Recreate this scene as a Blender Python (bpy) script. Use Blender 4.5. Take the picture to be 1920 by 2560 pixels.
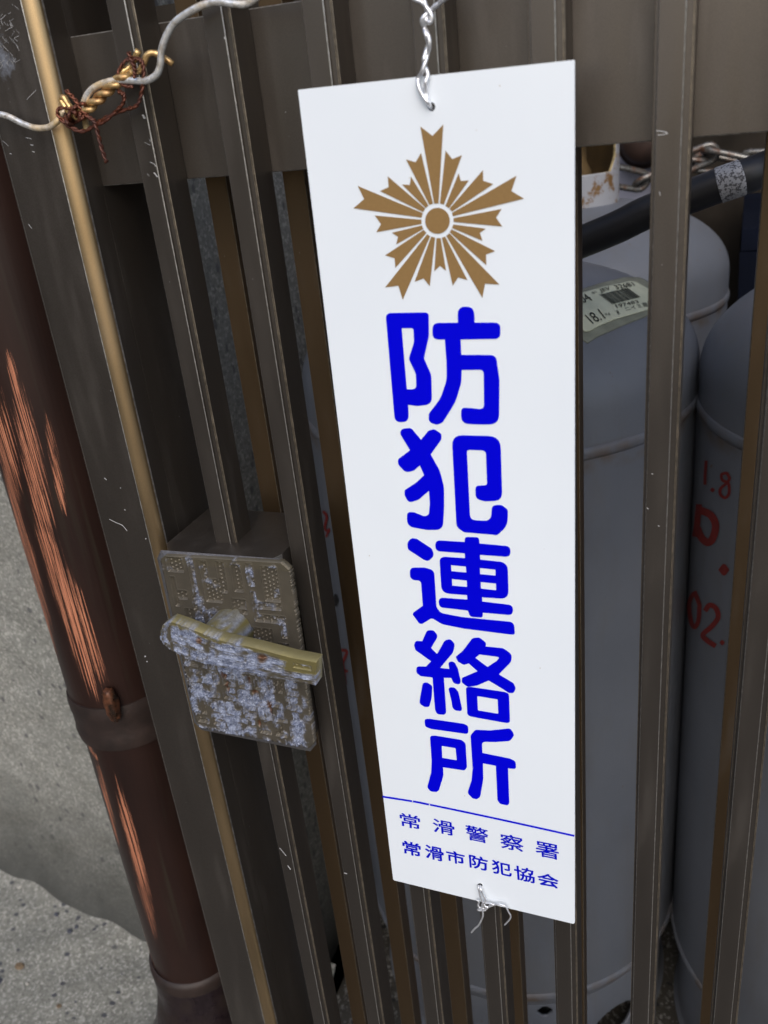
import bpy, bmesh, math, random
import numpy as np
from mathutils import Vector, Matrix
random.seed(7)
rng = np.random.default_rng(7)
S = bpy.context.scene
for o in list(bpy.data.objects): bpy.data.objects.remove(o)

# ------------------------------------------------------------------ camera
# metric world: x right along the gate, y into the yard, z up, ground z = 0.
CAMZ = 0.90
C0 = np.array([960.0, 1280.0]); HV = np.array([-4900.0, 890.0]); VV = np.array([1490.0, 6028.0])
F = math.sqrt(-np.dot(HV - C0, VV - C0))
def _n(v): return v / np.linalg.norm(v)
AX = -_n(np.array([*(HV - C0), F])); AZ = -_n(np.array([*(VV - C0), F])); AY = np.cross(AZ, AX)
RM = np.array([AX, AY, AZ])
def ray(px, py):
    v = RM @ np.array([px - C0[0], py - C0[1], F]); return v / v[1]
def at(px, py, y):
    r = ray(px, py) * y; return Vector((r[0], y, r[2] + CAMZ))
def proj(x, y, z):
    c = RM.T @ np.array([x, y, z - CAMZ]); return C0[0] + F * c[0] / c[2], C0[1] + F * c[1] / c[2]
cam_d = bpy.data.cameras.new('camera'); cam = bpy.data.objects.new('camera', cam_d); S.collection.objects.link(cam)
cam_d.sensor_fit = 'VERTICAL'; cam_d.sensor_height = 24.0; cam_d.lens = 24.0 * F / 2560
cam_d.clip_start = 0.02; cam_d.clip_end = 500
cam_d.dof.use_dof = True; cam_d.dof.focus_distance = .46; cam_d.dof.aperture_fstop = 9.5
m = Matrix.Identity(4)
for i in range(3):
    m[i][0] = RM[i][0]; m[i][1] = -RM[i][1]; m[i][2] = -RM[i][2]
m[2][3] = CAMZ
cam.matrix_world = m; S.camera = cam

# ------------------------------------------------------------------ light
SUN_EL, SUN_AZ = math.radians(42), math.radians(160)      # azimuth from +y, clockwise
w = bpy.data.worlds.new('World'); S.world = w; w.use_nodes = True
nt = w.node_tree; bg = nt.nodes['Background']
sky = nt.nodes.new('ShaderNodeTexSky'); sky.sky_type = 'NISHITA'; sky.sun_disc = False
sky.sun_elevation = SUN_EL; sky.sun_rotation = SUN_AZ; sky.air_density = 1.0; sky.dust_density = 2.5
nt.links.new(sky.outputs[0], bg.inputs[0]); bg.inputs[1].default_value = 0.15
sd = bpy.data.lights.new('sun', 'SUN'); so = bpy.data.objects.new('sun', sd); S.collection.objects.link(so)
sd.energy = 0.6; sd.angle = math.radians(50); sd.color = (1.0, 0.975, 0.94)
sdir = Vector((math.sin(SUN_AZ) * math.cos(SUN_EL), math.cos(SUN_AZ) * math.cos(SUN_EL), math.sin(SUN_EL)))
so.rotation_euler = sdir.to_track_quat('Z', 'Y').to_euler()
S.view_settings.view_transform = 'Standard'; S.view_settings.look = 'None'
S.view_settings.exposure = 0.56; S.view_settings.gamma = 1.0
S.view_settings.use_curve_mapping = False
S.render.resolution_x = 768; S.render.resolution_y = 1024

# ------------------------------------------------------------------ materials
def lin(r, g, b):
    f = lambda c: ((c / 255 + .055) / 1.055) ** 2.4 if c > 10 else c / 255 / 12.92
    return (f(r), f(g), f(b), 1)
class NT:
    def __init__(s, name):
        s.m = bpy.data.materials.new(name); s.m.use_nodes = True; s.t = s.m.node_tree
        s.b = s.t.nodes['Principled BSDF']; s.out = s.t.nodes['Material Output']
    def n(s, typ, **kw):
        x = s.t.nodes.new(typ)
        for k, v in kw.items():
            if k.startswith('i_'):
                k = k[2:]; k = int(k) if k.isdigit() else k.replace('_', ' ')
                if hasattr(v, 'node') and hasattr(v, 'is_output'): s.t.links.new(v, x.inputs[k])
                else: x.inputs[k].default_value = v
            else: setattr(x, k, v)
        return x
    def l(s, a, b): s.t.links.new(a, b)
    def co(s, kind='Object'): return s.n('ShaderNodeTexCoord').outputs[kind]
    def mapping(s, v, scale=(1, 1, 1), loc=(0, 0, 0)):
        x = s.n('ShaderNodeMapping'); s.l(v, x.inputs[0]); x.inputs['Scale'].default_value = scale; x.inputs['Location'].default_value = loc
        return x.outputs[0]
    def noise(s, v, sc, det=4, rough=.5):
        x = s.n('ShaderNodeTexNoise'); s.l(v, x.inputs['Vector']); x.inputs['Scale'].default_value = sc
        x.inputs['Detail'].default_value = det; x.inputs['Roughness'].default_value = rough; return x.outputs['Fac']
    def voro(s, v, sc, feature='F1', out='Distance'):
        x = s.n('ShaderNodeTexVoronoi'); x.feature = feature; s.l(v, x.inputs['Vector']); x.inputs['Scale'].default_value = sc; return x.outputs[out]
    def mr(s, v, a, b, c=0., d=1.):
        x = s.n('ShaderNodeMapRange'); s.l(v, x.inputs[0])
        for i, q in enumerate((a, b, c, d)): x.inputs[i + 1].default_value = q
        return x.outputs[0]
    def math(s, op, a, b=0.0, c=None):
        x = s.n('ShaderNodeMath'); x.operation = op
        for i, q in enumerate((a, b, c)):
            if q is None: continue
            if hasattr(q, 'is_output'): s.l(q, x.inputs[i])
            else: x.inputs[i].default_value = q
        return x.outputs[0]
    def mix(s, f, a, b):
        x = s.n('ShaderNodeMix'); x.data_type = 'RGBA'
        for i, q in ((0, f), (6, a), (7, b)):
            if hasattr(q, 'is_output'): s.l(q, x.inputs[i])
            else: x.inputs[i].default_value = q if i == 0 else (tuple(q) + (1,) if len(q) == 3 else q)
        return x.outputs[2]
    def bump(s, h, strength=.3, dist=.001):
        x = s.n('ShaderNodeBump'); s.l(h, x.inputs['Height']); x.inputs['Strength'].default_value = strength
        x.inputs['Distance'].default_value = dist; s.l(x.outputs[0], s.b.inputs['Normal']); return x
    def fin(s, col, rough=.5, metal=0., spec=None):
        if hasattr(col, 'is_output'): s.l(col, s.b.inputs['Base Color'])
        else: s.b.inputs['Base Color'].default_value = tuple(col) + (1,) if len(col) == 3 else col
        for k, q in (('Roughness', rough), ('Metallic', metal)):
            if hasattr(q, 'is_output'): s.l(q, s.b.inputs[k])
            else: s.b.inputs[k].default_value = q
        if spec is not None: s.b.inputs['Specular IOR Level'].default_value = spec
        return s.m
def simple(name, col, rough=.5, metal=0., var=.12, sc=40, bump=.0, bsc=300, spec=None):
    t = NT(name); v = t.co()
    n = t.mr(t.noise(v, sc, 5), .3, .7)
    c = t.mix(n, [q * (1 - var) for q in col], [min(1, q * (1 + var)) for q in col])
    if bump: t.bump(t.noise(v, bsc, 3), bump, .0005)
    return t.fin(c, rough, metal, spec)
def bronze(name, col, metal=.78, rough=.36, grain=.16):
    t = NT(name); v = t.co()
    fine = t.noise(v, 2600, 2, .6); big = t.noise(v, 9, 4); dust = t.noise(t.mapping(v, (30, 30, 5)), 3, 5)
    c = t.mix(t.mr(fine, .3, .7), [q * (1 - grain) for q in col], [q * (1 + grain) for q in col])
    c = t.mix(t.mr(big, .35, .7, 0, .35), c, [q * .8 for q in col])
    c = t.mix(t.mr(dust, .56, .72, 0, .22), c, (.2, .18, .16))
    sp = t.voro(v, 260); pick = t.noise(v, 170, 1)
    c = t.mix(t.math('MULTIPLY', t.mr(sp, .10, .05), t.mr(pick, .68, .70)), c, (.42, .42, .42))
    t.bump(fine, .12, .0001)
    return t.fin(c, t.mr(dust, .3, .7, rough - .06, rough + .12), metal)
M = {}
M['bronze'] = bronze('bronze_anodised', (.100, .087, .075))
M['bronze_rear'] = bronze('bronze_anodised_warm', (.130, .086, .046), .7, .38)
M['amber'] = bronze('bronze_polished_bead', (.42, .30, .165), .92, .34, .1)
M['edge'] = simple('worn_bare_edge', (.42, .40, .37), .35, .8, .4, 350)
M['edge_gold'] = simple('worn_gold_edge', (.27, .225, .165), .4, .7, .4, 350)
M['mark'] = simple('pale_scratch', (.40, .40, .40), .6)
M['black'] = simple('black_rubber', (.012, .012, .015), .45, 0, .3, 60, .1)
M['dark'] = simple('dark_gap_paint', (.02, .019, .018), .6)
M['steel'] = simple('galvanised_wire', (.80, .81, .84), .28, .7, .2, 400, .1, 900)
M['ink'] = simple('blue_print', (.0, .0, .62), .6, 0, .02, 30, spec=.06)
M['inkthin'] = simple('blue_print_small', (.0, .004, .5), .6, 0, .02, 30, spec=.06)
M['gold'] = simple('gold_print', (.25, .152, .058), .5, .0, .04, 800, spec=.2)
M['red'] = simple('red_paint_marker', (.24, .018, .012), .6, 0, .25, 120)
M['labelink'] = simple('label_ink', (.015, .017, .012), .6)
t = NT('sign_white'); v = t.co()
c = t.mix(t.mr(t.noise(v, 14, 4), .3, .7), (.735, .79, .845), (.76, .815, .865))
c = t.mix(t.math('MULTIPLY', t.mr(t.voro(v, 160), .06, .03), t.mr(t.noise(v, 60, 1), .62, .66)), c, (.5, .47, .42))
t.bump(t.noise(v, 40, 3), .05, .0004)
M['sign'] = t.fin(c, .28, 0)
def wire_rust(name, clean, rust, lo, hi, sc=55):
    t = NT(name); v = t.co(); n = t.noise(v, sc, 5, .6)
    c = t.mix(t.mr(n, lo, hi), clean, rust); c = t.mix(t.mr(t.noise(v, 420, 3), .45, .65, 0, .5), c, [q * .45 for q in rust])
    t.bump(t.noise(v, 700, 3), .35, .0003)
    return t.fin(c, t.mr(n, lo, hi, .25, .55), t.mr(n, lo, hi, .62, .3))
M['wire_gold'] = wire_rust('wire_yellow_rusting', (.66, .46, .20), (.30, .10, .03), .48, .72, 70)
M['wire_pale'] = wire_rust('wire_pale_rusting', (.86, .86, .84), (.62, .44, .2), .50, .66, 38)
M['rust'] = wire_rust('wire_deep_rust', (.16, .05, .025), (.07, .022, .014), .4, .6, 160)
M['chain'] = wire_rust('chain_rusting', (.20, .20, .19), (.12, .06, .035), .50, .62, 60)
# gas cylinder grey with rust in a band round the weld
t = NT('cylinder_grey'); v = t.co()
sep = t.n('ShaderNodeSeparateXYZ'); t.l(v, sep.inputs[0]); z = sep.outputs[2]
c = t.mix(t.mr(t.noise(v, 8, 5), .3, .7), (.15, .163, .19), (.185, .198, .225))
c = t.mix(t.mr(t.noise(t.mapping(v, (1, 1, .25)), 26, 5, .65), .5, .75, 0, .45), c, (.15, .14, .13))
band = t.math('MULTIPLY', t.mr(t.math('ABSOLUTE', t.math('SUBTRACT', z, .659)), .012, .002), t.mr(t.noise(v, 45, 5), .40, .62))
band2 = t.math('MULTIPLY', t.mr(t.math('ABSOLUTE', t.math('SUBTRACT', z, .118)), .012, .002), t.mr(t.noise(v, 40, 5), .45, .6))
c = t.mix(t.math('MULTIPLY', t.math('MAXIMUM', band, band2), .8), c, (.13, .085, .05))
c = t.mix(t.mr(t.noise(v, 75, 4, .7), .70, .74, 0, .9), c, (.16, .07, .03))
t.bump(t.noise(v, 420, 3), .12, .0006)
M['cyl'] = t.fin(c, .46, 0, .45)
t = NT('collar_rusty_white'); v = t.co()
c = t.mix(t.mr(t.noise(v, 60, 5, .7), .52, .60), (.40, .41, .44), (.22, .12, .04)); t.bump(t.noise(v, 300, 3), .3, .001)
M['collar'] = t.fin(c, .55)
M['rustbrown'] = simple('rust_brown_inside', (.10, .062, .022), .8, 0, .35, 40, .3)
M['rim'] = simple('rust_yellow_rim', (.42, .33, .16), .6, 0, .5, 130, .3)
# concrete
def concrete(name, a, b, dark, stone=1., joint_shade=None):
    t = NT(name); v = t.co('Object')
    base = t.mix(t.mr(t.noise(v, 5, 6, .6), .3, .7), a, b)
    g = t.voro(v, 420, 'F1', 'Color'); sp = t.n('ShaderNodeSeparateColor'); t.l(g, sp.inputs[0])
    base = t.mix(t.mr(sp.outputs[0], 0, 1, 0, .8 * stone), base, [q * .42 for q in b])
    base = t.mix(t.mr(sp.outputs[1], .74, .93, 0, .85 * stone), base, (.50, .49, .45))
    base = t.mix(t.mr(t.noise(v, 900, 3, .7), .55, .75, 0, .7), base, [q * .4 for q in a])
    g2 = t.voro(t.mapping(v, (1, 1.4, 1)), 95, 'F1', 'Color'); s2 = t.n('ShaderNodeSeparateColor'); t.l(g2, s2.inputs[0])
    d2 = t.voro(t.mapping(v, (1, 1.4, 1)), 95)
    base = t.mix(t.math('MULTIPLY', t.mr(s2.outputs[0], .86, .9), t.mr(d2, .42, .3)), base, dark)
    base = t.mix(t.mr(t.noise(v, 2.2, 5), .45, .7, 0, .5), base, [q * .62 for q in a])
    if joint_shade:
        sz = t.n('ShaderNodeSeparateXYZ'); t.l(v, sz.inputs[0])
        wob = t.math('ADD', sz.outputs[joint_shade[0]], t.mr(t.noise(v, 16, 4), .3, .7, -.02, .02))
        base = t.mix(t.mr(wob, joint_shade[1], joint_shade[2], joint_shade[3], 0), base, [q * .20 for q in a])  # shade at the ground joint painted into the wall colour, fading upward
    h = t.math('ADD', t.noise(v, 500, 4, .7), t.math('MULTIPLY', t.noise(v, 60, 4), 1.5))
    t.bump(h, .8, .0022)
    return t.fin(base, .85)
M['ground'] = concrete('ground_concrete', (.265, .268, .235), (.35, .348, .305), (.06, .062, .075), 1.)
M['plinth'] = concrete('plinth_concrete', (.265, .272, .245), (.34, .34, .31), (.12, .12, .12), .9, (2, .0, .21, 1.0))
M['soil'] = concrete('yard_soil', (.05, .045, .035), (.09, .078, .06), (.02, .02, .02), .5)
M['siding'] = simple('pale_siding', (.30, .31, .40), .7, 0, .08, 12, .1)
M['brownwall'] = simple('dark_brown_timber', (.022, .018, .014), .9, 0, .35, 20, .3, spec=.2)
M['navy'] = simple('navy_plastic', (.002, .004, .012), .8, 0, .3, 20, spec=.15)
# down pipe
t = NT('downpipe_brown'); uv = t.co('UV')
su = t.n('ShaderNodeSeparateXYZ'); t.l(uv, su.inputs[0]); u, vv = su.outputs[0], su.outputs[1]
wob = t.math('MULTIPLY', t.math('SUBTRACT', t.noise(t.mapping(uv, (0, 1, 0)), 5, 3), .5), .02)
uw = t.math('ADD', u, wob)
streak = t.noise(t.mapping(uv, (170, 4.5, 1)), 1, 6, .72)
fine = t.noise(t.mapping(uv, (620, 16, 1)), 1, 5, .7)
RP = .0375; DP = .585
ang = math.atan(1.078) - math.asin(RP / DP); pc = (-DP * math.sin(ang), DP * math.cos(ang))
PZT = 1.4
def pipe_uv(px, py):
    r = ray(px, py); A = r[0] ** 2 + 1; B = -2 * (r[0] * pc[0] + pc[1]); Cc = pc[0] ** 2 + pc[1] ** 2 - RP ** 2
    d = max(0, B * B - 4 * A * Cc); q = (-B - math.sqrt(d)) / 2 / A; x, y, z = r[0] * q, q, r[2] * q + CAMZ
    return (math.atan2(x - pc[0], y - pc[1]) / 2 / math.pi) % 1, PZT - z
f = None
for (ax, ay, bx, by, su) in ((4, 1020, 80, 1440, .044), (50, 1290, 142, 1640, .042), (20, 880, 50, 1010, .012), (40, 960, 122, 1345, .032), (96, 1290, 232, 1722, .040), (150, 1400, 258, 1705, .026), (292, 1975, 382, 2330, .026), (238, 1915, 290, 2110, .022), (210, 1850, 235, 1900, .02), (340, 2300, 383, 2440, .02), (118, 1040, 160, 1270, .014), (228, 1795, 262, 1850, .02)):
    u0, v0 = pipe_uv(ax, ay); u1, v1 = pipe_uv(bx, by); um, vm = (u0 + u1) / 2, (v0 + v1) / 2; sv = abs(v1 - v0) / 2 * 1.15; sl = (u1 - u0) / (v1 - v0)
    du = t.math('SUBTRACT', t.math('SUBTRACT', uw, um), t.math('MULTIPLY', t.math('SUBTRACT', vv, vm), sl)); dv = t.math('SUBTRACT', vv, vm)
    rr_ = t.math('ADD', t.math('POWER', t.math('ABSOLUTE', t.math('DIVIDE', du, su)), 2), t.math('POWER', t.math('ABSOLUTE', t.math('DIVIDE', dv, sv)), 3))
    e_ = t.mr(rr_, 0, 1.25, 1, 0); f = e_ if f is None else t.math('MAXIMUM', f, e_)
sc_ = t.math('ADD', t.math('MULTIPLY', t.mr(streak, .35, .65), .5), t.math('MULTIPLY', t.mr(fine, .34, .66), .5))
f0 = t.math('ADD', t.math('MULTIPLY', t.math('POWER', f, .5), .42), t.math('MULTIPLY', sc_, .86))
f = t.mr(f0, .835, .875); fh = t.mr(f0, .66, .84)
c = t.mix(t.mr(t.noise(uv, 9, 5), .3, .7), (.016, .0085, .007), (.026, .0125, .0095))
c = t.mix(t.mr(t.noise(t.mapping(uv, (40, 6, 1)), 1, 5), .58, .75, 0, .5), c, (.032, .028, .019))
c = t.mix(t.math('MULTIPLY', fh, .6), c, (.060, .025, .017))
c = t.mix(f, c, t.mix(t.mr(fine, .35, .65), (.38, .135, .07), (.56, .23, .13)))
t.bump(t.math('SUBTRACT', t.noise(t.mapping(uv, (60, 4, 1)), 1, 4), t.math('MULTIPLY', f, .3)), .25, .0006)
M['pipe'] = t.fin(c, t.mr(f, 0, 1, .40, .65), 0, .3)
M['pipejoint'] = simple('pipe_joint_dirty', (.020, .0115, .009), .6, 0, .5, 60, .5)
M['pipeelbow'] = wire_rust('elbow_scuffed', (.040, .027, .032), (.028, .018, .015), .4, .65, 40)
M['rustlug'] = wire_rust('rusty_lug', (.055, .036, .026), (.15, .055, .025), .42, .62, 140)
# lock plate: vertex colour carries brass / pale corrosion / pitting
def lockmat(name):
    t = NT(name); a = t.n('ShaderNodeAttribute', attribute_name='wear'); v = t.co()
    s = t.n('ShaderNodeSeparateColor'); t.l(a.outputs['Color'], s.inputs[0])
    c = t.mix(t.mr(t.noise(v, 90, 5), .3, .7), (.080, .070, .056), (.115, .100, .078))
    c = t.mix(s.outputs[2], c, (.20, .172, .062))
    corr = t.mix(t.mr(t.noise(v, 330, 4, .7), .35, .65), (.075, .09, .145), (.27, .305, .40))
    corr = t.mix(t.mr(t.noise(v, 700, 3, .6), .60, .70, 0, .55), corr, (.60, .63, .70))
    c = t.mix(s.outputs[0], c, corr)
    c = t.mix(s.outputs[1], c, (.11, .05, .025))
    t.bump(t.noise(v, 1500, 4, .7), .5, .0003)
    return t.fin(c, t.mr(s.outputs[0], 0, 1, .42, .7), t.mr(s.outputs[0], 0, 1, .4, .1))
M['lock'] = lockmat('lock_corroded')
t = NT('label_paper'); v = t.co()
M['paper'] = t.fin(t.mix(t.mr(t.noise(v, 60, 4), .35, .7), (.66, .67, .50), (.56, .58, .43)), .6)
M['film'] = simple('label_film_dirty', (.25, .26, .20), .5, 0, .2, 80)
t = NT('hose_print'); v = t.co()
nz = t.noise(t.mapping(v, (520, 520, 520)), 1, 2, .8)
M['hoseprint'] = t.fin(t.mix(t.mr(nz, .50, .56), (.40, .41, .44), (.09, .09, .10)), .55)

# ------------------------------------------------------------------ helpers
COL = S.collection
def mesh_obj(name, verts, faces, mat, parent=None, smooth=False, mats=None, midx=None):
    me = bpy.data.meshes.new(name); me.from_pydata([tuple(p) for p in verts], [], faces); me.update()
    for q in (mats or [mat]): me.materials.append(q)
    if midx: me.polygons.foreach_set('material_index', midx)
    if smooth: me.polygons.foreach_set('use_smooth', [True] * len(me.polygons))
    o = bpy.data.objects.new(name, me); COL.objects.link(o)
    if parent: o.parent = parent; o.matrix_parent_inverse = parent.matrix_world.inverted()
    return o
def fixn(o):
    bm = bmesh.new(); bm.from_mesh(o.data); bmesh.ops.recalc_face_normals(bm, faces=bm.faces); bm.to_mesh(o.data); bm.free(); return o
def thing(name, label, cat, loc=(0, 0, 0), group=None):
    o = bpy.data.objects.new(name, None); COL.objects.link(o); o.location = loc; o.empty_display_size = .02
    o['label'] = label; o['category'] = cat
    if group: o['group'] = group
    bpy.context.view_layer.update()
    return o
def tag(o, label, cat, group=None):
    o['label'] = label; o['category'] = cat
    if group: o['group'] = group
    return o
def catmull(pts, k=8):
    P = [Vector(p) for p in pts]; P = [P[0] * 2 - P[1]] + P + [P[-1] * 2 - P[-2]]; out = []
    for i in range(1, len(P) - 2):
        for j in range(k):
            s = j / k; a, b, c, d = P[i - 1:i + 3]
            out.append(.5 * ((2 * b) + (c - a) * s + (2 * a - 5 * b + 4 * c - d) * s * s + (3 * b - a - 3 * c + d) * s ** 3))
    out.append(P[-2]); return out
class MB:
    def __init__(s): s.v = []; s.f = []; s.mi = []
    def add(s, vs, fs, mi=0):
        n = len(s.v); s.v += [tuple(p) for p in vs]; s.f += [tuple(i + n for i in f) for f in fs]; s.mi += [mi] * len(fs)
    def tube(s, path, r, n=10, smooth=8, mi=0, taper=None, closed=False):
        P = catmull(path, smooth) if smooth else [Vector(p) for p in path]
        L = len(P); vs = []; up = Vector((.3, -1, .2)).normalized()
        for i, p in enumerate(P):
            d = ((P[(i + 1) % L] - P[i - 1]) if closed else (P[min(i + 1, L - 1)] - P[max(i - 1, 0)])).normalized()
            a = (up - d * up.dot(d)); a = a.normalized() if a.length > 1e-6 else d.orthogonal().normalized(); up = a; b = d.cross(a)
            rr = r if taper is None else r * taper(i / (L - 1))
            for k in range(n):
                t = 2 * math.pi * k / n; vs.append(p + (a * math.cos(t) + b * math.sin(t)) * rr)
        fs = []
        for i in range(L if closed else L - 1):
            for k in range(n): fs.append((i * n + k, i * n + (k + 1) % n, (i + 1) % L * n + (k + 1) % n, (i + 1) % L * n + k))
        if not closed: fs.append(tuple(range(n))[::-1]); fs.append(tuple((L - 1) * n + k for k in range(n)))
        s.add(vs, fs, mi)
    def box(s, x0, x1, y0, y1, z0, z1, mi=0):
        vs = [(x, y, z) for x in (x0, x1) for y in (y0, y1) for z in (z0, z1)]
        s.add(vs, [(0, 1, 3, 2), (4, 6, 7, 5), (0, 4, 5, 1), (2, 3, 7, 6), (0, 2, 6, 4), (1, 5, 7, 3)], mi)
    def lathe(s, prof, cx, cy, n=72, mi=0, cap=True):
        vs = []
        for r, z in prof:
            for k in range(n):
                a = 2 * math.pi * k / n; vs.append((cx + r * math.cos(a), cy + r * math.sin(a), z))
        fs = [(i * n + k, i * n + (k + 1) % n, (i + 1) * n + (k + 1) % n, (i + 1) * n + k) for i in range(len(prof) - 1) for k in range(n)]
        if cap: fs.append(tuple(range(n))[::-1]); fs.append(tuple((len(prof) - 1) * n + k for k in range(n)))
        s.add(vs, fs, mi)
    def extr(s, prof, z0, z1, mis=None, closed=True):
        n = len(prof); vs = [(x, y, z0) for x, y in prof] + [(x, y, z1) for x, y in prof]
        for k in range(n if closed else n - 1):
            j = (k + 1) % n; s.add([vs[k], vs[j], vs[n + j], vs[n + k]], [(0, 1, 2, 3)], mis[k] if mis else 0)
        if closed: s.add(vs, [tuple(range(n))[::-1], tuple(range(n, 2 * n))], 0)
    def build(s, name, mats, parent=None, smooth=False, fix=True, kind=None):
        mats = mats if isinstance(mats, list) else [mats]
        o = mesh_obj(name, s.v, s.f, None, parent, smooth, mats, s.mi)
        if fix:
            bm = bmesh.new(); bm.from_mesh(o.data); bmesh.ops.remove_doubles(bm, verts=bm.verts, dist=1e-6)
            bmesh.ops.recalc_face_normals(bm, faces=bm.faces); bm.to_mesh(o.data); bm.free()
        if kind: o['kind'] = kind
        return o
def autosmooth(o, ang=40):
    o.data.polygons.foreach_set('use_smooth', [True] * len(o.data.polygons))
    bm = bmesh.new(); bm.from_mesh(o.data)
    for e in bm.edges:
        if len(e.link_faces) == 2 and e.calc_face_angle(0) > math.radians(ang): e.smooth = False
    bm.to_mesh(o.data); bm.free(); return o

# ------------------------------------------------------------------ ground and walls
def struct(o): o['kind'] = 'structure'; return o
mb = MB(); mb.box(-30, 30, -30, .19, -.25, 0)
struct(mb.build('road', simple('asphalt', (.045, .045, .045), .85, 0, .3, 60, .6)))
mb = MB(); mb.box(-30, 30, .192, .462, -.25, -.003)
struct(mb.build('ground', M['ground']))
# concrete strip left of the yard and in front of the plinth, subtly uneven sheet
def wall_y(x): return .608 - .16 * (x + .66)
nx, ny = 160, 90; vs = []; fs = []
for j in range(ny + 1):
    for i in range(nx + 1):
        x = -2.2 + 1.83 * i / nx; y0 = .20; y1 = wall_y(x) + .03; y = y0 + (y1 - y0) * j / ny
        d = max(0, 1 - (wall_y(x) - y) / .05)
        z = .002 + .012 * d * d + .0012 * math.sin(41 * x + 3 * math.sin(29 * y)) + .0008 * math.sin(97 * x + 60 * y)
        vs.append((x, y, z))
for j in range(ny):
    for i in range(nx): a = j * (nx + 1) + i; fs.append((a, a + 1, a + nx + 2, a + nx + 1))
struct(mesh_obj('pavement', vs, fs, M['ground'], smooth=True))
mb = MB(); mb.box(-.368, 6, .464, 6, -.25, .001); mb.box(-6, -.37, 1.9, 6, -.25, -.002)
struct(mb.build('yard_ground', M['soil']))
# unseen dark block added left of the lane to darken reflections in the gate
mb = MB(); mb.box(-9, -1.9, -3.4, -2.4, 0, 3.2); mb.box(-2.9, -2.6, -2.4, .3, 0, 2.2)
tag(mb.build('reflection_blocker', simple('dark_blocker', (.03, .028, .026), .85, 0, .2, 6)), 'unseen dark blocks added left of the lane to dim the gate reflections', 'reflection_blocker')
# embedded pebbles
mb = MB()
for i in range(150):
    x = random.uniform(-1.3, -.40); y = random.uniform(.30, wall_y(x) - .01); r = random.choice([.001, .0015, .002, .003, .0045]) * random.uniform(.7, 1.3)
    vs = []; n = 7; a0 = random.random() * 6
    for k in range(n):
        a = a0 + 2 * math.pi * k / n; q = r * random.uniform(.7, 1.2); vs.append((x + q * math.cos(a) * 1.4, y + q * math.sin(a), .001))
    for k in range(n): vs.append((x + (vs[k][0] - x) * .6, y + (vs[k][1] - y) * .6, .0035 + r * .35))
    mb.add(vs, [(k, (k + 1) % n, n + (k + 1) % n, n + k) for k in range(n)] + [tuple(range(n, 2 * n))], random.choice([0, 0, 1, 2]))
o = mb.build('embedded_pebbles', [simple('pebble_slate', (.06, .065, .085), .7, 0, .3, 200), simple('pebble_pale', (.35, .34, .31), .8), simple('pebble_brown', (.14, .10, .06), .8)])
o['kind'] = 'stuff'
# plinth wall of the house (rough rendered concrete)
nx, nz = 150, 130; vs = []; fs = []
for j in range(nz + 1):
    for i in range(nx + 1):
        x = -2.2 + 1.80 * i / nx; z = -.02 + 1.9 * (j / nz) ** 1.4
        e = .035 * math.exp(-z / .035)
        vs.append((x, wall_y(x) - e * .8 + .0015 * math.sin(53 * x + 4 * math.sin(31 * z)) + .001 * math.sin(83 * z + 20 * x), z))
for j in range(nz):
    for i in range(nx): a = j * (nx + 1) + i; fs.append((a, a + 1, a + nx + 2, a + nx + 1))
K = (nx + 1) * (nz + 1)
for j in range(nz + 1): vs.append((-.40, 1.9, vs[j * (nx + 1) + nx][2]))
for j in range(nz): fs.append((j * (nx + 1) + nx, K + j, K + j + 1, (j + 1) * (nx + 1) + nx))
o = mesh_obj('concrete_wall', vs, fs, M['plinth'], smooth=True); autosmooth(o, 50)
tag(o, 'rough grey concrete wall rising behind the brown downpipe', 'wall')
# pale siding wall at the back, built of boards
sw = thing('siding_wall', 'pale grey lavender house siding at the very back above the cylinders', 'wall', (-.4, 1.5, 0))
mb = MB(); mb.box(-1.6, -.1, 1.505, 1.56, 0, 2.6); mb.build('backing', M['siding'], sw)
for k in range(13):
    mb = MB(); z = .02 + k * .2; mb.add([(-.38, 1.497, z), (-.105, 1.497, z), (-.105, 1.497, z + .012), (-.38, 1.497, z + .012), (-.38, 1.485, z + .016), (-.105, 1.485, z + .016), (-.105, 1.493, z + .197), (-.38, 1.493, z + .197)],
        [(0, 1, 2, 3), (3, 2, 5, 4), (4, 5, 6, 7)]); mb.build('siding_board', M['siding'], sw)
bw = thing('timber_wall', 'dark brown timber wall behind the rusty chain', 'wall', (.3, 1.45, 0))
for k in range(9):
    x = -.098 + k * .13; mb = MB(); mb.box(x, x + .124, 1.44 + .004 * (k % 2), 1.47, 0, 2.6); mb.build('board', M['brownwall'], bw)
mb = MB(); mb.box(-.11, 1.1, 1.474, 1.50, 0, 2.6); mb.build('backing', M['dark'], bw)
# side return of the yard (darkens the left gap)
mb = MB(); mb.box(1.1, 1.16, .5, 1.5, 0, 2.6); tag(mb.build('yard_side_wall', M['brownwall']), 'dark side wall closing the cylinder yard on the right', 'wall')
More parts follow.
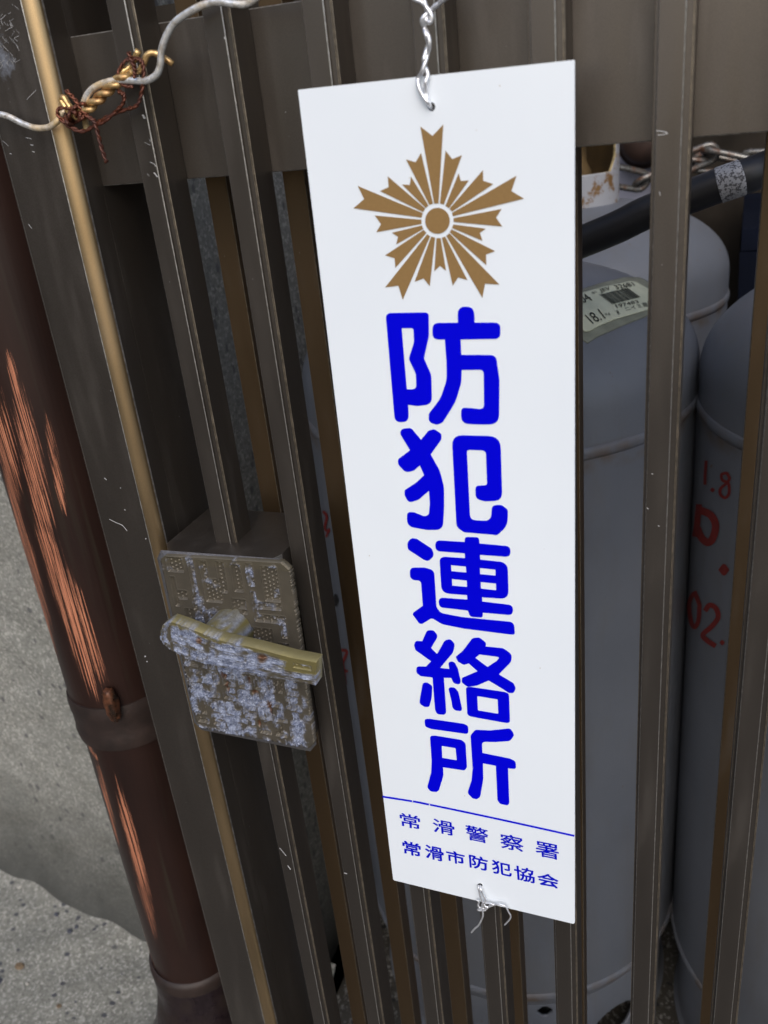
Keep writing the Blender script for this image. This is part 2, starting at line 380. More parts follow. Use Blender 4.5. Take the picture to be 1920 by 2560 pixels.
# ------------------------------------------------------------------ gas cylinders
R = .161; PW = 2.08
def cyl_r(z):      # radius of the painted body at height z
    if z <= .69: return R
    q = (z - .69) / .08
    return R * max(0, 1 - q ** PW) ** (1 / PW) if q < 1 else 0
def cyl_pt(c, px, py, off=.0):
    """first hit of the view ray with a cylinder's shell: used to lay stickers and paint marks on it"""
    r = ray(px, py); cx, cy = c
    def f(t):
        x, y, z = r[0] * t, t, r[2] * t + CAMZ
        if z > .69: return (math.hypot(x - cx, y - cy) / R) ** PW + ((z - .69) / .08) ** PW - 1
        return ((x - cx) ** 2 + (y - cy) ** 2) / R ** 2 - 1
    ts = np.linspace(cy - R * 1.05, cy + R, 160); pv = f(ts[0]); hit = None
    best = (9e9, ts[0])
    for a, b in zip(ts[:-1], ts[1:]):
        fb = f(b)
        if fb < best[0]: best = (fb, b)
        if fb <= 0:
            for _ in range(24):
                mm = (a + b) / 2
                if f(mm) > 0: a = mm
                else: b = mm
            hit = b; break
    t = hit if hit else best[1]
    x, y, z = r[0] * t, t, r[2] * t + CAMZ
    nrm = Vector(((x - cx) / R ** 2, (y - cy) / R ** 2, (z - .69) / .08 ** 2 if z > .69 else 0)).normalized()
    return Vector((x, y, z)) + nrm * off
CY1, CY2, CY3, CY4 = (-.1845, .704), (-.170, 1.031), (.1378, .700), (.152, 1.03)
def skirt(cx, cy, rot, parent):
    mb = MB(); nA, nZ = 720, 84; z0, z1 = .0, .112; idx = {}; vs = []; fs = []
    for j in range(nZ + 1):
        z = z0 + (z1 - z0) * j / nZ
        r = .1515 + .004 * math.exp(-((z - .0) / .006) ** 2) - .0025 * math.exp(-((z - .112) / .012) ** 2)
        for i in range(nA): a = 2 * math.pi * i / nA; vs.append((cx + r * math.cos(a), cy + r * math.sin(a), z))
    def hole(a, z):
        for k in range(6):
            da = (a - rot - k * math.pi / 3 + math.pi) % (2 * math.pi) - math.pi
            if (da * .15 / .007) ** 2 + ((z - .088) / .007) ** 2 < 1: return True
        for k in range(3):
            da = (a - rot - .5 - k * 2 * math.pi / 3 + math.pi) % (2 * math.pi) - math.pi
            if (da * .15 / .026) ** 2 + ((z - .040) / .020) ** 2 < 1: return True
        return False
    for j in range(nZ):
        for i in range(nA):
            if hole(2 * math.pi * (i + .5) / nA, z0 + (z1 - z0) * (j + .5) / nZ): continue
            fs.append((j * nA + i, j * nA + (i + 1) % nA, (j + 1) * nA + (i + 1) % nA, (j + 1) * nA + i))
    mb.add(vs, fs); o = mb.build('foot_skirt', M['cyl'], parent, smooth=True)
    md = o.modifiers.new('solid', 'SOLIDIFY'); md.thickness = .003; return o
def torus_prof(cx, cy, r, z, a, b, n=10):
    return [(r + a * math.cos(2 * math.pi * k / n), z + b * math.sin(2 * math.pi * k / n)) for k in range(n + 1)]
def cylinder(c, label, rot, cr=.045, full=True):
    cx, cy = c; t = thing('gas_cylinder', label, 'gas cylinder', (cx, cy, 0), 'grey gas cylinders standing behind the gate')
    mb = MB(); prof = [(.02, .045), (.09, .052), (.125, .065), (.146, .088), (.155, .105), (R, .122), (R, .3), (R, .5), (R, .66)]
    for k in range(0, 25): a = math.pi / 2 * k / 24; prof.append((max(.002, R * abs(math.cos(a)) ** (2 / PW)), .69 + .08 * abs(math.sin(a)) ** (2 / PW)))
    mb.lathe(prof, cx, cy, 96); mb.build('body', M['cyl'], t, smooth=True)
    for z, mn in ((.664, 'weld_ring'), (.122, 'weld_ring')):
        mb = MB(); mb.lathe(torus_prof(cx, cy, R - .0005, z, .0024, .0048), cx, cy, 96, cap=False); mb.build(mn, M['cyl'], t, smooth=True)
    skirt(cx, cy, rot, t)
    # protective collar with a rusty window
    mb = MB(); nA, nZ = 240, 90; z0, z1 = .755, .905; vs = []; fs = []
    for j in range(nZ + 1):
        for i in range(nA): a = 2 * math.pi * i / nA; vs.append((cx + cr * math.cos(a), cy + cr * math.sin(a), z0 + (z1 - z0) * j / nZ))
    for j in range(nZ):
        for i in range(nA):
            a = 2 * math.pi * (i + .5) / nA; z = z0 + (z1 - z0) * (j + .5) / nZ
            da = (a + math.pi / 2 + math.pi) % (2 * math.pi) - math.pi
            if abs(da) < 1.28 and z > .80 + max(0, (abs(da) - 1.05)) * .06: continue
            fs.append((j * nA + i, j * nA + (i + 1) % nA, (j + 1) * nA + (i + 1) % nA, (j + 1) * nA + i))
    mb.add(vs, fs); o = mb.build('collar', [M['collar'], M['rustbrown'], M['rim']], t, smooth=True)
    md = o.modifiers.new('solid', 'SOLIDIFY'); md.thickness = .003; md.offset = -1; md.material_offset = 1; md.material_offset_rim = 2
    mb = MB(); mb.lathe([(.016, .765), (.016, .80), (.011, .81), (.011, .835), (.02, .838), (.022, .846), (.022, .858), (.018, .862), (.004, .863)], cx, cy, 24)
    mb.tube([(cx, cy, .822), (cx - .02, cy - .018, .822)], .008, 12, 0); mb.build('valve', M['rustbrown'], t, smooth=True)
    return t
c1 = cylinder(CY1, 'grey gas cylinder with a pale barcode label, directly behind the hanging sign', -1.20)
c2 = cylinder(CY2, 'grey gas cylinder in the back row, rust-windowed collar showing beside the sign', .2)
c2.location.z += .004
c3 = cylinder(CY3, 'grey gas cylinder with red painted letters at the right edge', -2.22)

# ribbons mapped by a function (marks, brush strokes, scratches)
def ribbon(mb, pts, wd, f, k=6, mi=0, closed=False, taper=False):
    P = [(p.x, p.y) for p in catmull([(a, b, 0) for a, b in pts], k)] if k else pts
    L = len(P); vs = []
    for i, (x, y) in enumerate(P):
        a = P[(i + 1) % L] if closed else P[min(i + 1, L - 1)]; b = P[i - 1] if (closed or i) else P[0]
        dx, dy = a[0] - b[0], a[1] - b[1]; l = math.hypot(dx, dy) or 1; ww = wd / 2
        if taper: s = i / (L - 1); ww *= max(.15, math.sin(math.pi * s))
        nx, ny = -dy / l * ww, dx / l * ww
        vs += [f(x + nx, y + ny), f(x - nx, y - ny)]
    if not closed:
        pass
    fs = [(2 * i, 2 * i + 1, (2 * i + 3) % (2 * L), (2 * i + 2) % (2 * L)) for i in range(L if closed else L - 1)]
    mb.add(vs, fs, mi)
def Z6(x, y): return 1380 + x * .32550, 1000 + y * .32550
f3 = lambda x, y: cyl_pt(CY3, *Z6(x, y), .0006)
mb = MB(); ribbon(mb, [(1190, 465), (1183, 560), (1180, 650)], 22, f3); mb.build('red_character', M['red'], c3, fix=False)
mb = MB(); ribbon(mb, [(1350, 560), (1310, 570), (1315, 615), (1360, 640), (1365, 715), (1335, 750), (1300, 725), (1300, 680), (1350, 635), (1370, 600)], 22, f3, closed=True); mb.build('red_character', M['red'], c3, fix=False)
mb = MB(); ribbon(mb, [(1220 + 3.6 * q, 690) for q in range(11)], 34, f3, 0, taper=True); mb.build('red_character', M['red'], c3, fix=False)
mb = MB(); ribbon(mb, [(1135, 800), (1120, 950), (1105, 1050)], 46, f3); mb.build('red_character', M['red'], c3, fix=False)
mb = MB(); ribbon(mb, [(1130, 840), (1220, 880), (1262, 960), (1240, 1060), (1200, 1095), (1150, 1050), (1120, 980)], 56, f3); mb.build('red_character', M['red'], c3, fix=False)
mb = MB(); ribbon(mb, [(1286 + 8 * q, 1303) for q in range(11)], 90, f3, 0, taper=True); mb.build('red_character', M['red'], c3, fix=False)
mb = MB(); ribbon(mb, [(1100, 1470), (1060, 1560), (1070, 1690), (1100, 1745), (1130, 1690), (1138, 1570)], 32, f3, closed=True); mb.build('red_character', M['red'], c3, fix=False)
mb = MB(); ribbon(mb, [(1180, 1620), (1215, 1575), (1265, 1600), (1280, 1670), (1230, 1740), (1165, 1800), (1190, 1840), (1262, 1890)], 38, f3); mb.build('red_character', M['red'], c3, fix=False)
mb = MB(); ribbon(mb, [(1292 + 4 * q, 1862) for q in range(11)], 40, f3, 0, taper=True); mb.build('red_character', M['red'], c3, fix=False)
def Z2(x, y): return 700 + x * .5428, 800 + y * .5425
mb = MB(); f1 = lambda x, y: cyl_pt(CY1, *Z2(x, y), .0006)
ribbon(mb, [(200, 880), (218, 905), (210, 960), (232, 975)], 12, f1); ribbon(mb, [(215, 1000), (230, 960)], 9, f1)
mb.build('red_mark', M['red'], c1, fix=False); mb = MB(); ribbon(mb, [(280, 1520), (310, 1530), (285, 1600), (315, 1620)], 13, f1); ribbon(mb, [(290, 1560), (305, 1680)], 9, f1)
mb.build('red_mark', M['red'], c1, fix=False)
mb = MB(); ribbon(mb, [(245, 1290), (272, 1290)], 60, f1, 5, taper=True); mb.build('dark_scuff', M['dark'], c1, fix=False)
# sticker
def ZL(x, y): return 1400 + x * .14467, 560 + y * .14467
def surf_patch(name, poly, mat, parent, off, n=26):
    # poly given in zoom coordinates; grid clipped by polygon via fan of rows
    xs = [p[0] for p in poly]; x0, x1 = min(xs), max(xs); vs = []; fs = []
    def span(x):
        ys = []
        for (ax, ay), (bx, by) in zip(poly, poly[1:] + poly[:1]):
            if (ax - x) * (bx - x) <= 0 and ax != bx: ys.append(ay + (by - ay) * (x - ax) / (bx - ax))
        return (min(ys), max(ys)) if ys else (0, 0)
    for i in range(n + 1):
        x = x0 + (x1 - x0) * i / n; x = min(max(x, x0 + .5), x1 - .5); a, b = span(x)
        for j in range(n + 1): vs.append(cyl_pt(CY1, *ZL(x, a + (b - a) * j / n), off))
    for i in range(n):
        for j in range(n): a = i * (n + 1) + j; fs.append((a, a + 1, a + n + 2, a + n + 1))
    o = mesh_obj(name, vs, fs, mat, parent, smooth=True)
    md = o.modifiers.new('solid', 'SOLIDIFY'); md.thickness = .0004; return o
surf_patch('label_film', [(-420, 1290), (-200, 1190), (330, 1150), (700, 1030), (1100, 930), (1400, 930), (1850, 1250), (1900, 1430), (1450, 1620), (1100, 1755), (870, 1860), (640, 1960), (450, 2085), (360, 1985), (-100, 1700)], M['film'], c1, .0006)
lab = surf_patch('label_sticker', [(-300, 1420), (-250, 1370), (330, 1225), (740, 1110), (1220, 1008), (1300, 1015), (1500, 1140), (1800, 1330), (1800, 1390), (1455, 1520), (950, 1665), (640, 1795), (490, 1882), (420, 1885), (330, 1810), (-290, 1480)], M['paper'], c1, .0014)
def text_mesh(body, bold=0.0):
    cu = bpy.data.curves.new('t', 'FONT'); cu.body = body; cu.size = 1; cu.offset = bold; cu.resolution_u = 3
    ob = bpy.data.objects.new('t', cu); COL.objects.link(ob); bpy.context.view_layer.update()
    me = bpy.data.meshes.new_from_object(ob.evaluated_get(bpy.context.evaluated_depsgraph_get()))
    v = [tuple(p.co[:2]) for p in me.vertices]; f = [tuple(p.vertices) for p in me.polygons]
    bpy.data.objects.remove(ob); bpy.data.curves.remove(cu); bpy.data.meshes.remove(me)
    return v, f
def fit_text(mb, body, quad, fmap, bold=.01, mi=0, layers=None):
    """quad = TL,TR,BR,BL of the ink box in picture-traced surface coordinates"""
    v, f = text_mesh(body, 0)
    if not v: return
    xs = [p[0] for p in v]; ys = [p[1] for p in v]; x0, x1, y0, y1 = min(xs), max(xs), min(ys), max(ys)
    vs = []
    for x, y in v:
        a = (x - x0) / (x1 - x0); b = (y1 - y) / max(1e-6, y1 - y0)
        T = Vector(quad[0]).lerp(Vector(quad[1]), a); B = Vector(quad[3]).lerp(Vector(quad[2]), a); q = T.lerp(B, b); vs.append((q.x, q.y))
    for n_, (dx, dy) in enumerate(layers or [(0, 0)]):
        P_ = [fmap(x + dx, y + dy) for x, y in vs]
        if layers: P_ = [p - Vector((0, .000004 * n_, 0)) for p in P_]
        mb.add(P_, f, mi)
fl = lambda x, y: cyl_pt(CY1, *ZL(x, y), .0019)
mb = MB()
fit_text(mb, 'JEV', [(655, 1165), (830, 1115), (880, 1185), (700, 1240)], fl)
fit_text(mb, '32681', [(905, 1100), (1215, 1040), (1285, 1100), (965, 1165)], fl)
fit_text(mb, '197483', [(935, 1430), (1310, 1350), (1350, 1395), (970, 1490)], fl)
fit_text(mb, 'ニイミ産業', [(1080, 1480), (1560, 1355), (1640, 1430), (1130, 1540)], fl)
fit_text(mb, 'R', [(950, 1535), (990, 1525), (1030, 1590), (990, 1600)], fl, 0)
fit_text(mb, '18.1', [(410, 1610), (650, 1505), (775, 1665), (555, 1760)], fl, 0)
fit_text(mb, 'Kg', [(755, 1585), (820, 1560), (865, 1605), (795, 1630)], fl, 0)
fit_text(mb, '-04', [(230, 1300), (430, 1240), (560, 1350), (330, 1430)], fl, .01)
fit_text(mb, '番号', [(520, 1220), (600, 1195), (640, 1220), (560, 1250)], fl, 0)
x = 0.0; rr = random.Random(4)
while x < 1:
    wd = rr.choice([.008, .012, .02, .026]); e = min(1, x + wd); q = []
    for a in (x, e): q.append((670 + 480 * a, 1260 - 125 * a)); q.append((885 + 490 * a, 1425 - 128 * a))
    mb.add([fl(*q[0]), fl(q[0][0] * .5 + q[1][0] * .5, q[0][1] * .5 + q[1][1] * .5), fl(*q[1]), fl(*q[3]), fl(q[2][0] * .5 + q[3][0] * .5, q[2][1] * .5 + q[3][1] * .5), fl(*q[2])], [(0, 1, 4, 5), (1, 2, 3, 4)])
    x = e + rr.choice([.007, .01, .018])
mb.build('label_print', M['labelink'], lab, fix=False)

# ------------------------------------------------------------------ behind the gate
def Z3(x, y): return 1350 + x * .34358, 250 + y * .34358
def p3(x, y, d): return at(*Z3(x, y), d)
hs = thing('gas_hose', 'thick black gas hose with a white printed band', 'hose', tuple(p3(285, 1040, .62)))
hp = [Vector((-.19, .70, .835)), Vector((-.225, .665, .845)), Vector((-.27, .60, .83)), p3(-420, 1300, .555), p3(-120, 1205, .575), p3(100, 1115, .595), p3(285, 1040, .60), p3(560, 925, .60), p3(785, 815, .60), p3(1080, 705, .60), p3(1300, 622, .60), p3(1480, 560, .60), p3(1640, 500, .61), p3(1800, 420, .64), p3(1950, 300, .70)]
mb = MB(); mb.tube(hp, .0103, 20, 10); mb.build('hose_tube', M['black'], hs, smooth=True)
mb = MB(); hq = catmull(hp, 24); c0_, c1_ = p3(1300, 622, .60), p3(1462, 566, .60); i0 = min(range(len(hq)), key=lambda i: (hq[i] - c0_).length); i1 = min(range(len(hq)), key=lambda i: (hq[i] - c1_).length); mb.tube(hq[i0:i1 + 1], .01055, 32, 0); mb.build('printed_band', M['hoseprint'], hs, smooth=True)
ch = thing('chain', 'rusty steel chain looped across the dark wall', 'chain', tuple(p3(1170, 400, 1.22)))
def link(mb, a, b, side, r=.0032, wdt=.009):
    a, b = Vector(a), Vector(b); d = (b - a).normalized(); s = Vector(side); s = (s - d * s.dot(d)).normalized(); L = (b - a).length / 2; c = (a + b) / 2; P = []
    for k in range(20):
        t = 2 * math.pi * k / 20; ct, st = math.cos(t), math.sin(t)
        P.append(c + d * (L - wdt) * (1 if ct > 0 else -1) * min(1, abs(ct) * 3) + d * wdt * ct + s * wdt * st)
    mb.tube(P, r, 8, 0, closed=True)
cp = catmull([p3(300, 480, 1.12), p3(560, 560, 1.16), p3(830, 590, 1.18), p3(1000, 470, 1.2), p3(1130, 375, 1.2), p3(1300, 400, 1.2), p3(1480, 440, 1.2), p3(1700, 450, 1.2), p3(1950, 430, 1.2)], 40)
dist = 0; last = cp[0]; alt = 0; pts = [cp[0]]
for p in cp[1:]:
    if (p - pts[-1]).length > .043: pts.append(p)
for a, b in zip(pts[:-1], pts[1:]):
    mb = MB(); d = (b - a).normalized() * .008; link(mb, a - d, b + d, (0, -.3, 1) if alt % 2 else (.1, -1, .35), .0038, .0110); alt += 1; mb.build('link', M['chain'], ch, smooth=True)
# second sagging strand
ch2 = thing('chain', 'lower slack rusty chain strand beneath the first chain', 'chain', tuple(p3(1150, 470, 1.24)))
cp = catmull([p3(900, 430, 1.26), p3(1080, 420, 1.26), p3(1200, 470, 1.26), p3(1400, 460, 1.27), p3(1560, 420, 1.27), p3(1800, 330, 1.27)], 40); pts = [cp[0]]
for p in cp[1:]:
    if (p - pts[-1]).length > .043: pts.append(p)
for a, b in zip(pts[:-1], pts[1:]):
    mb = MB(); d = (b - a).normalized() * .008; link(mb, a - d, b + d, (0, -.3, 1) if alt % 2 else (.1, -1, .35), .0036, .0110); alt += 1; mb.build('link', M['chain'], ch2, smooth=True)
# regulator: round rusty cap under the rail on its bracket against the back wall
rg = thing('gas_regulator', 'round rusty brown regulator mounted on the pale back wall', 'regulator', tuple(p3(760, 270, 1.44)))
c = p3(765, 285, 1.44)
mb = MB(); n = 28; vs = []
for r_, yy in ((.010, -.036), (.026, -.030), (.033, -.020), (.034, -.008), (.040, -.006), (.040, .0), (.030, .04)):
    for k in range(n): a = 2 * math.pi * k / n; vs.append((c.x + r_ * math.cos(a), c.y + yy, c.z + r_ * math.sin(a)))
mb.add(vs, [(i * n + k, i * n + (k + 1) % n, (i + 1) * n + (k + 1) % n, (i + 1) * n + k) for i in range(6) for k in range(n)] + [tuple(range(n))])
mb.build('housing', simple('regulator_brown', (.035, .018, .013), .7, 0, .4, 60, .3), rg, smooth=True)
mb = MB(); mb.tube([c + Vector((0, .01, .02)), c + Vector((0, .01, .12)), c + Vector((.03, .01, .2))], .01, 10, 6); mb.build('inlet_pipe', M['chain'], rg, smooth=True)
# navy bin in the dark at the right
nb = thing('storage_bin', 'dark navy plastic bin in the shade behind the right cylinder', 'bin', (.16, 1.28, 0))
mb = MB(); mb.add([(.02, 1.12, 0), (.36, 1.12, 0), (.36, 1.38, 0), (.02, 1.38, 0), (.0, 1.1, .70), (.38, 1.1, .70), (.38, 1.4, .70), (.0, 1.4, .70)], [(0, 1, 5, 4), (1, 2, 6, 5), (2, 3, 7, 6), (3, 0, 4, 7), (0, 3, 2, 1)]); mb.build('bin_body', M['navy'], nb)
mb = MB(); mb.box(.001, .379, 1.101, 1.399, .701, .725); mb.build('lid', M['navy'], nb)

# ------------------------------------------------------------------ rear lattice panel
rl = thing('slatted_fence', 'warm brown slatted panel standing just behind the front gate', 'fence', (-.1, .405, .08))
xr0 = ray(511, 440)[0] * .4014; PITCH = .0420
wr = (ray(563, 440)[0] - ray(511, 440)[0]) * .4014
def slat_copy(src, x, parent):
    o = src.copy(); COL.objects.link(o); o.location.x = x; o.parent = parent; o.matrix_parent_inverse = parent.matrix_world.inverted(); return o
mb = MB(); mb.extr([(.0003, 0), (wr - .0003, 0), (wr, .0003), (wr, .012), (0, .012), (0, .0003)], .035, 1.45, [0, 1, 0, 0, 0, 1])
rs = mb.build('slat', [M['bronze_rear'], M['edge_gold']], rl); rs.location = (0, .4014, 0); rs.location.x = xr0
rs.matrix_parent_inverse = rl.matrix_world.inverted()
for k in range(1, 10):
    slat_copy(rs, xr0 + k * PITCH, rl)
rzt = ray(400, 8)[2] * .414 + CAMZ
mb = MB(); mb.box(xr0 - .06, xr0 + 10.5 * PITCH, .4137, .432, rzt - .05, rzt - .001); mb.build('rail', M['bronze'], rl)
mb = MB(); mb.box(xr0 - .06, xr0 + 10.5 * PITCH, .4137, .432, .04, .07); mb.build('rail', M['bronze'], rl)
mb = MB(); mb.box(xr0 - .058, xr0 - .046, .395, .4325, .0, 1.45); mb.build('stile', M['bronze'], rl)

# ------------------------------------------------------------------ front gate
gt = thing('lattice_gate', 'bronze aluminium gate of upright slats that the sign hangs on', 'gate', (-.15, .345, .03))
D0 = .34
xA = -.35029 * .68; pitch = (0.01838758 + .35028899) * .68 / 6
prof = [(0, .0003), (.0003, 0), (.0083, 0), (.0086, .0003), (.0086, .0014), (.0107, .0014), (.0108, .0010), (.01095, .0010), (.01105, .0014), (.0113, .0014), (.0115, .0016), (.0115, .0165), (-.0013, .0165), (-.0013, .0026), (-.0011, .0024), (0, .0024)]
mis = [1, 0, 1, 0, 0, 2, 2, 2, 0, 2, 0, 0, 0, 2, 0, 0]
mb = MB(); mb.extr(prof, .03, 1.45, mis); s0 = mb.build('slat', [M['bronze'], M['edge'], M['edge_gold']], gt); s0.location = (xA, D0, 0); s0.matrix_parent_inverse = gt.matrix_world.inverted()
for k in range(1, 10): slat_copy(s0, xA + k * pitch, gt)
YR = D0 + .017
zt = ray(275.5, 76)[2] * YR + CAMZ; zb = ray(352, 458)[2] * YR + CAMZ
xl = ray(167, 92)[0] * YR
def rail(z0, z1, nm='rail'):
    mb = MB(); x0, x1 = xl, xA + 9.6 * pitch; e = .0004
    vs = []; pr = [(YR + e, z0), (YR, z0 + e), (YR, z1 - e), (YR + e, z1), (YR + .02, z1), (YR + .02, z0)]
    n = len(pr); vs = [(x, y, z) for x in (x0, x1) for y, z in pr]
    for k in range(n): mb.add([vs[k], vs[(k + 1) % n], vs[n + (k + 1) % n], vs[n + k]], [(0, 1, 2, 3)], 1 if k in (0, 2) else 0)
    mb.add(vs, [tuple(range(n)), tuple(range(n, 2 * n))], 0); return mb.build(nm, [M['bronze'], M['edge']], gt)
rail(zb, zt); rail(.05, .11); rail(1.36, 1.42)
# stile with proud face, bead and set-back flange
px0 = ray(195, 1100)[0] * D0; px1 = ray(315, 1100)[0] * D0; px2 = ray(344, 1100)[0] * D0
mb = MB(); mb.extr([(px0 - .001, D0 + .0018), (px0 - .0007, D0 + .0015), (px0 + .0008, D0 + .0015), (px0 + .0011, D0), (px0 + .0014, D0 - .0002), (px1 - .0004, D0 - .0002), (px1 - .0001, D0 + .0001), (px1 - .0001, D0 + .03), (px0 - .001, D0 + .03)], .0, 1.45, [1, 0, 0, 1, 0, 1, 0, 0, 0])
st_ = mb.build('stile', [M['bronze'].copy(), M['edge']], gt)
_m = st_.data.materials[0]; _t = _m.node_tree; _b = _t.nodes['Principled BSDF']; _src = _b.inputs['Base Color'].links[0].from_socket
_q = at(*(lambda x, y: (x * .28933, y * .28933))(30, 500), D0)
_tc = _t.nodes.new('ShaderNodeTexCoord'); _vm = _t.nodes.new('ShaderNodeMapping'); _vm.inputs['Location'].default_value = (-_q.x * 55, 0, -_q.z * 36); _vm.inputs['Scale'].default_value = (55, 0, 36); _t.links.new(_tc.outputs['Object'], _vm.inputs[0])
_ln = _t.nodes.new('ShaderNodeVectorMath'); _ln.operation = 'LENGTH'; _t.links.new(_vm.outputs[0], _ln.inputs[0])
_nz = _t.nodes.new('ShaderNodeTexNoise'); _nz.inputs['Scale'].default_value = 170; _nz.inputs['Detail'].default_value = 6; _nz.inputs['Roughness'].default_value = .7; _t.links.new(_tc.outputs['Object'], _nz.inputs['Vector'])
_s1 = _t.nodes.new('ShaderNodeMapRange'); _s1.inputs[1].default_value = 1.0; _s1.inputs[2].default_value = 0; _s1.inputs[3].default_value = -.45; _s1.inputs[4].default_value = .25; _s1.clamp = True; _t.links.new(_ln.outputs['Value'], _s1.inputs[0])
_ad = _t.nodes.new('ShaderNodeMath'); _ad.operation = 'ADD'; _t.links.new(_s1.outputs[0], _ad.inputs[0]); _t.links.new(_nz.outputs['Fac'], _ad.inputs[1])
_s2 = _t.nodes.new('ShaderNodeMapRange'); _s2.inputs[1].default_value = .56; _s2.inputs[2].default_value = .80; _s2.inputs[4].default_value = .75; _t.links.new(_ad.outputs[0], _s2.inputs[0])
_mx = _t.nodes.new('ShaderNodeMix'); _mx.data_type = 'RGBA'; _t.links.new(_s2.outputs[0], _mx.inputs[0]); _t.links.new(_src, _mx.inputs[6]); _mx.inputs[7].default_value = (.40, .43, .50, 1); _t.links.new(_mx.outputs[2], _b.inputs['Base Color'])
mb = MB(); pr = [(px1, D0 + .0002)]
bw_ = px2 - px1
for k in range(9): a = math.pi / 2 * k / 8; pr.append((px1 + .0004 + (bw_ - .0004) * math.sin(a), D0 - .0004 + (bw_ * .75) * (1 - math.cos(a))))
pr += [(px2, D0 + .016), (px1, D0 + .016)]
mb.extr(pr, .0, 1.45, [1] + [0] * 7 + [1, 2, 2, 2]); autosmooth(mb.build('edge_bead', [M['amber'], M['edge'], M['bronze']], gt), 35)
mb = MB(); mb.extr([(px2 + .0001, YR - .0008), (xl - .0006, YR - .0008), (xl - .0002, YR - .0004), (xl - .0002, YR + .040), (px2 + .0001, YR + .040)], .0, 1.45, [0, 1, 0, 0, 0]); mb.build('stile_flange', [M['bronze'], M['edge']], gt)
# scratches on stile and slats
def Z1(x, y): return x * .42194, y * .42194
def Z4b(x, y): return x * .36179, 1100 + y * .36166
def ZA(x, y): return x * .28933, y * .28933
mb = MB(); f = lambda yy, Z: (lambda x, y: at(*Z(x, y), yy))
fs_ = f(D0 - .00045, Z4b); 
for pts, wd in (([(720, 262), (737, 276)], 5), ([(755, 548), (800, 570), (845, 590), (878, 628)], 4), ([(1005, 680), (1010, 686)], 8), ([(1000, 1492), (1006, 1500)], 9), ([(1014, 1528), (1018, 1536)], 8), ([(860, 480), (866, 486)], 6), ([(830, 330), (836, 334)], 5)): ribbon(mb, pts, wd, fs_, 3)
fs_ = f(D0 - .00045, ZA)
for pts, wd in (([(222, 1190), (262, 1196), (270, 1204)], 5), ([(262, 1250), (288, 1256)], 7), ([(278, 1308), (300, 1315)], 6), ([(230, 860), (310, 780)], 3), ([(245, 1935), (275, 1975)], 4), ([(85, 1325), (100, 1333)], 5), ([(20, 1215), (75, 1262)], 3)): ribbon(mb, pts, wd, fs_, 3)
rr = random.Random(3)
for k in range(46):
    cx, cy = rr.uniform(-20, 150), rr.uniform(20, 560); a = rr.choice([1.1, 1.2, .9, 2.2, -.5]) + rr.uniform(-.2, .2); l = rr.uniform(15, 70)
    ribbon(mb, [(cx, cy), (cx + l * math.cos(a), cy + l * math.sin(a))], rr.uniform(1.5, 3.5), fs_, 1)
o = mb.build('scratches', M['mark'], gt, fix=False); o['kind'] = 'stuff'
mb = MB(); fs_ = f(D0 - .0003, ZA)
for pts, wd in (([(1250, 1230), (1300, 1255)], 3), ([(1290, 1200), (1300, 1225)], 3), ([(1297, 1400), (1335, 1420), (1345, 1440)], 5), ([(1330, 1490), (1362, 1530)], 9), ([(1272, 1500), (1290, 1522)], 3), ([(1232, 990), (1252, 1025)], 16)): ribbon(mb, pts, wd, fs_, 3)
fs_ = f(D0 - .0003, lambda x, y: (420 + x * .28933, y * .28933))
ribbon(mb, [(470, 150), (482, 220), (495, 290)], 6, fs_, 3); ribbon(mb, [(485, 315), (492, 340)], 12, fs_, 4, taper=True)
fs_ = f(D0 - .0003, lambda x, y: (1600 + x * .22599, y * .22599))
ribbon(mb, [(180, 1445), (260, 1455), (305, 1472)], 9, fs_, 3); ribbon(mb, [(195, 1495), (260, 1488), (310, 1476)], 7, fs_, 3); ribbon(mb, [(215, 2120), (225, 2165)], 7, fs_, 2)
fs_ = f(D0 - .0003, Z6)
for pts, wd in (([(765, 565), (775, 570)], 8), ([(728, 828), (742, 838)], 6), ([(815, 965), (825, 970)], 7)): ribbon(mb, pts, wd, fs_, 2)
fs_ = f(D0 - .0003, lambda x, y: (600 + x * .48222, 2000 + y * .48235))
for pts, wd in (([(205, 248), (222, 268), (240, 290)], 3), ([(540, 378), (555, 383)], 5), ([(248, 340), (262, 360)], 4)): ribbon(mb, pts, wd, fs_, 3)
o = mb.build('scratches', M['mark'], gt, fix=False); o['kind'] = 'stuff'

# ---- lock housing
yb = .3775
zL = ray(413, 1362)[2] * .333 + CAMZ; xL = ray(413, 1362)[0] * .333; xR = -.1978
mb = MB(); e = .0005; z0_ = zL - .112
mb.extr([(xL + .006, .3265), (xR - .004, .3265), (xR, .334), (xR, yb), (xL, yb), (xL, .334)], z0_, zL, [0, 1, 0, 1, 0, 0])
mb.build('lock_box', [M['bronze'], M['edge']], gt)
def Z4(x, y): return 380 + x * .31645, 1250 + y * .31645
TLc, TRc, BRc, BLc = (50, 430), (1090, 495), (1300, 1990), (350, 1810)
def plate_uv(u, v):
    a = Vector(TLc).lerp(Vector(TRc), u); b = Vector(BLc).lerp(Vector(BRc), u); q = a.lerp(b, v); return q.x, q.y
def vnoise(nx, ny, cell, seed):
    r = np.random.default_rng(seed); gx, gy = int(nx / cell) + 3, int(ny / cell) + 3; g = r.random((gy, gx))
    X, Y = np.meshgrid(np.arange(nx) / cell, np.arange(ny) / cell); xi, yi = X.astype(int), Y.astype(int); fx, fy = X - xi, Y - yi
    fx = fx * fx * (3 - 2 * fx); fy = fy * fy * (3 - 2 * fy)
    return (g[yi, xi] * (1 - fx) + g[yi, xi + 1] * fx) * (1 - fy) + (g[yi + 1, xi] * (1 - fx) + g[yi + 1, xi + 1] * fx) * fy
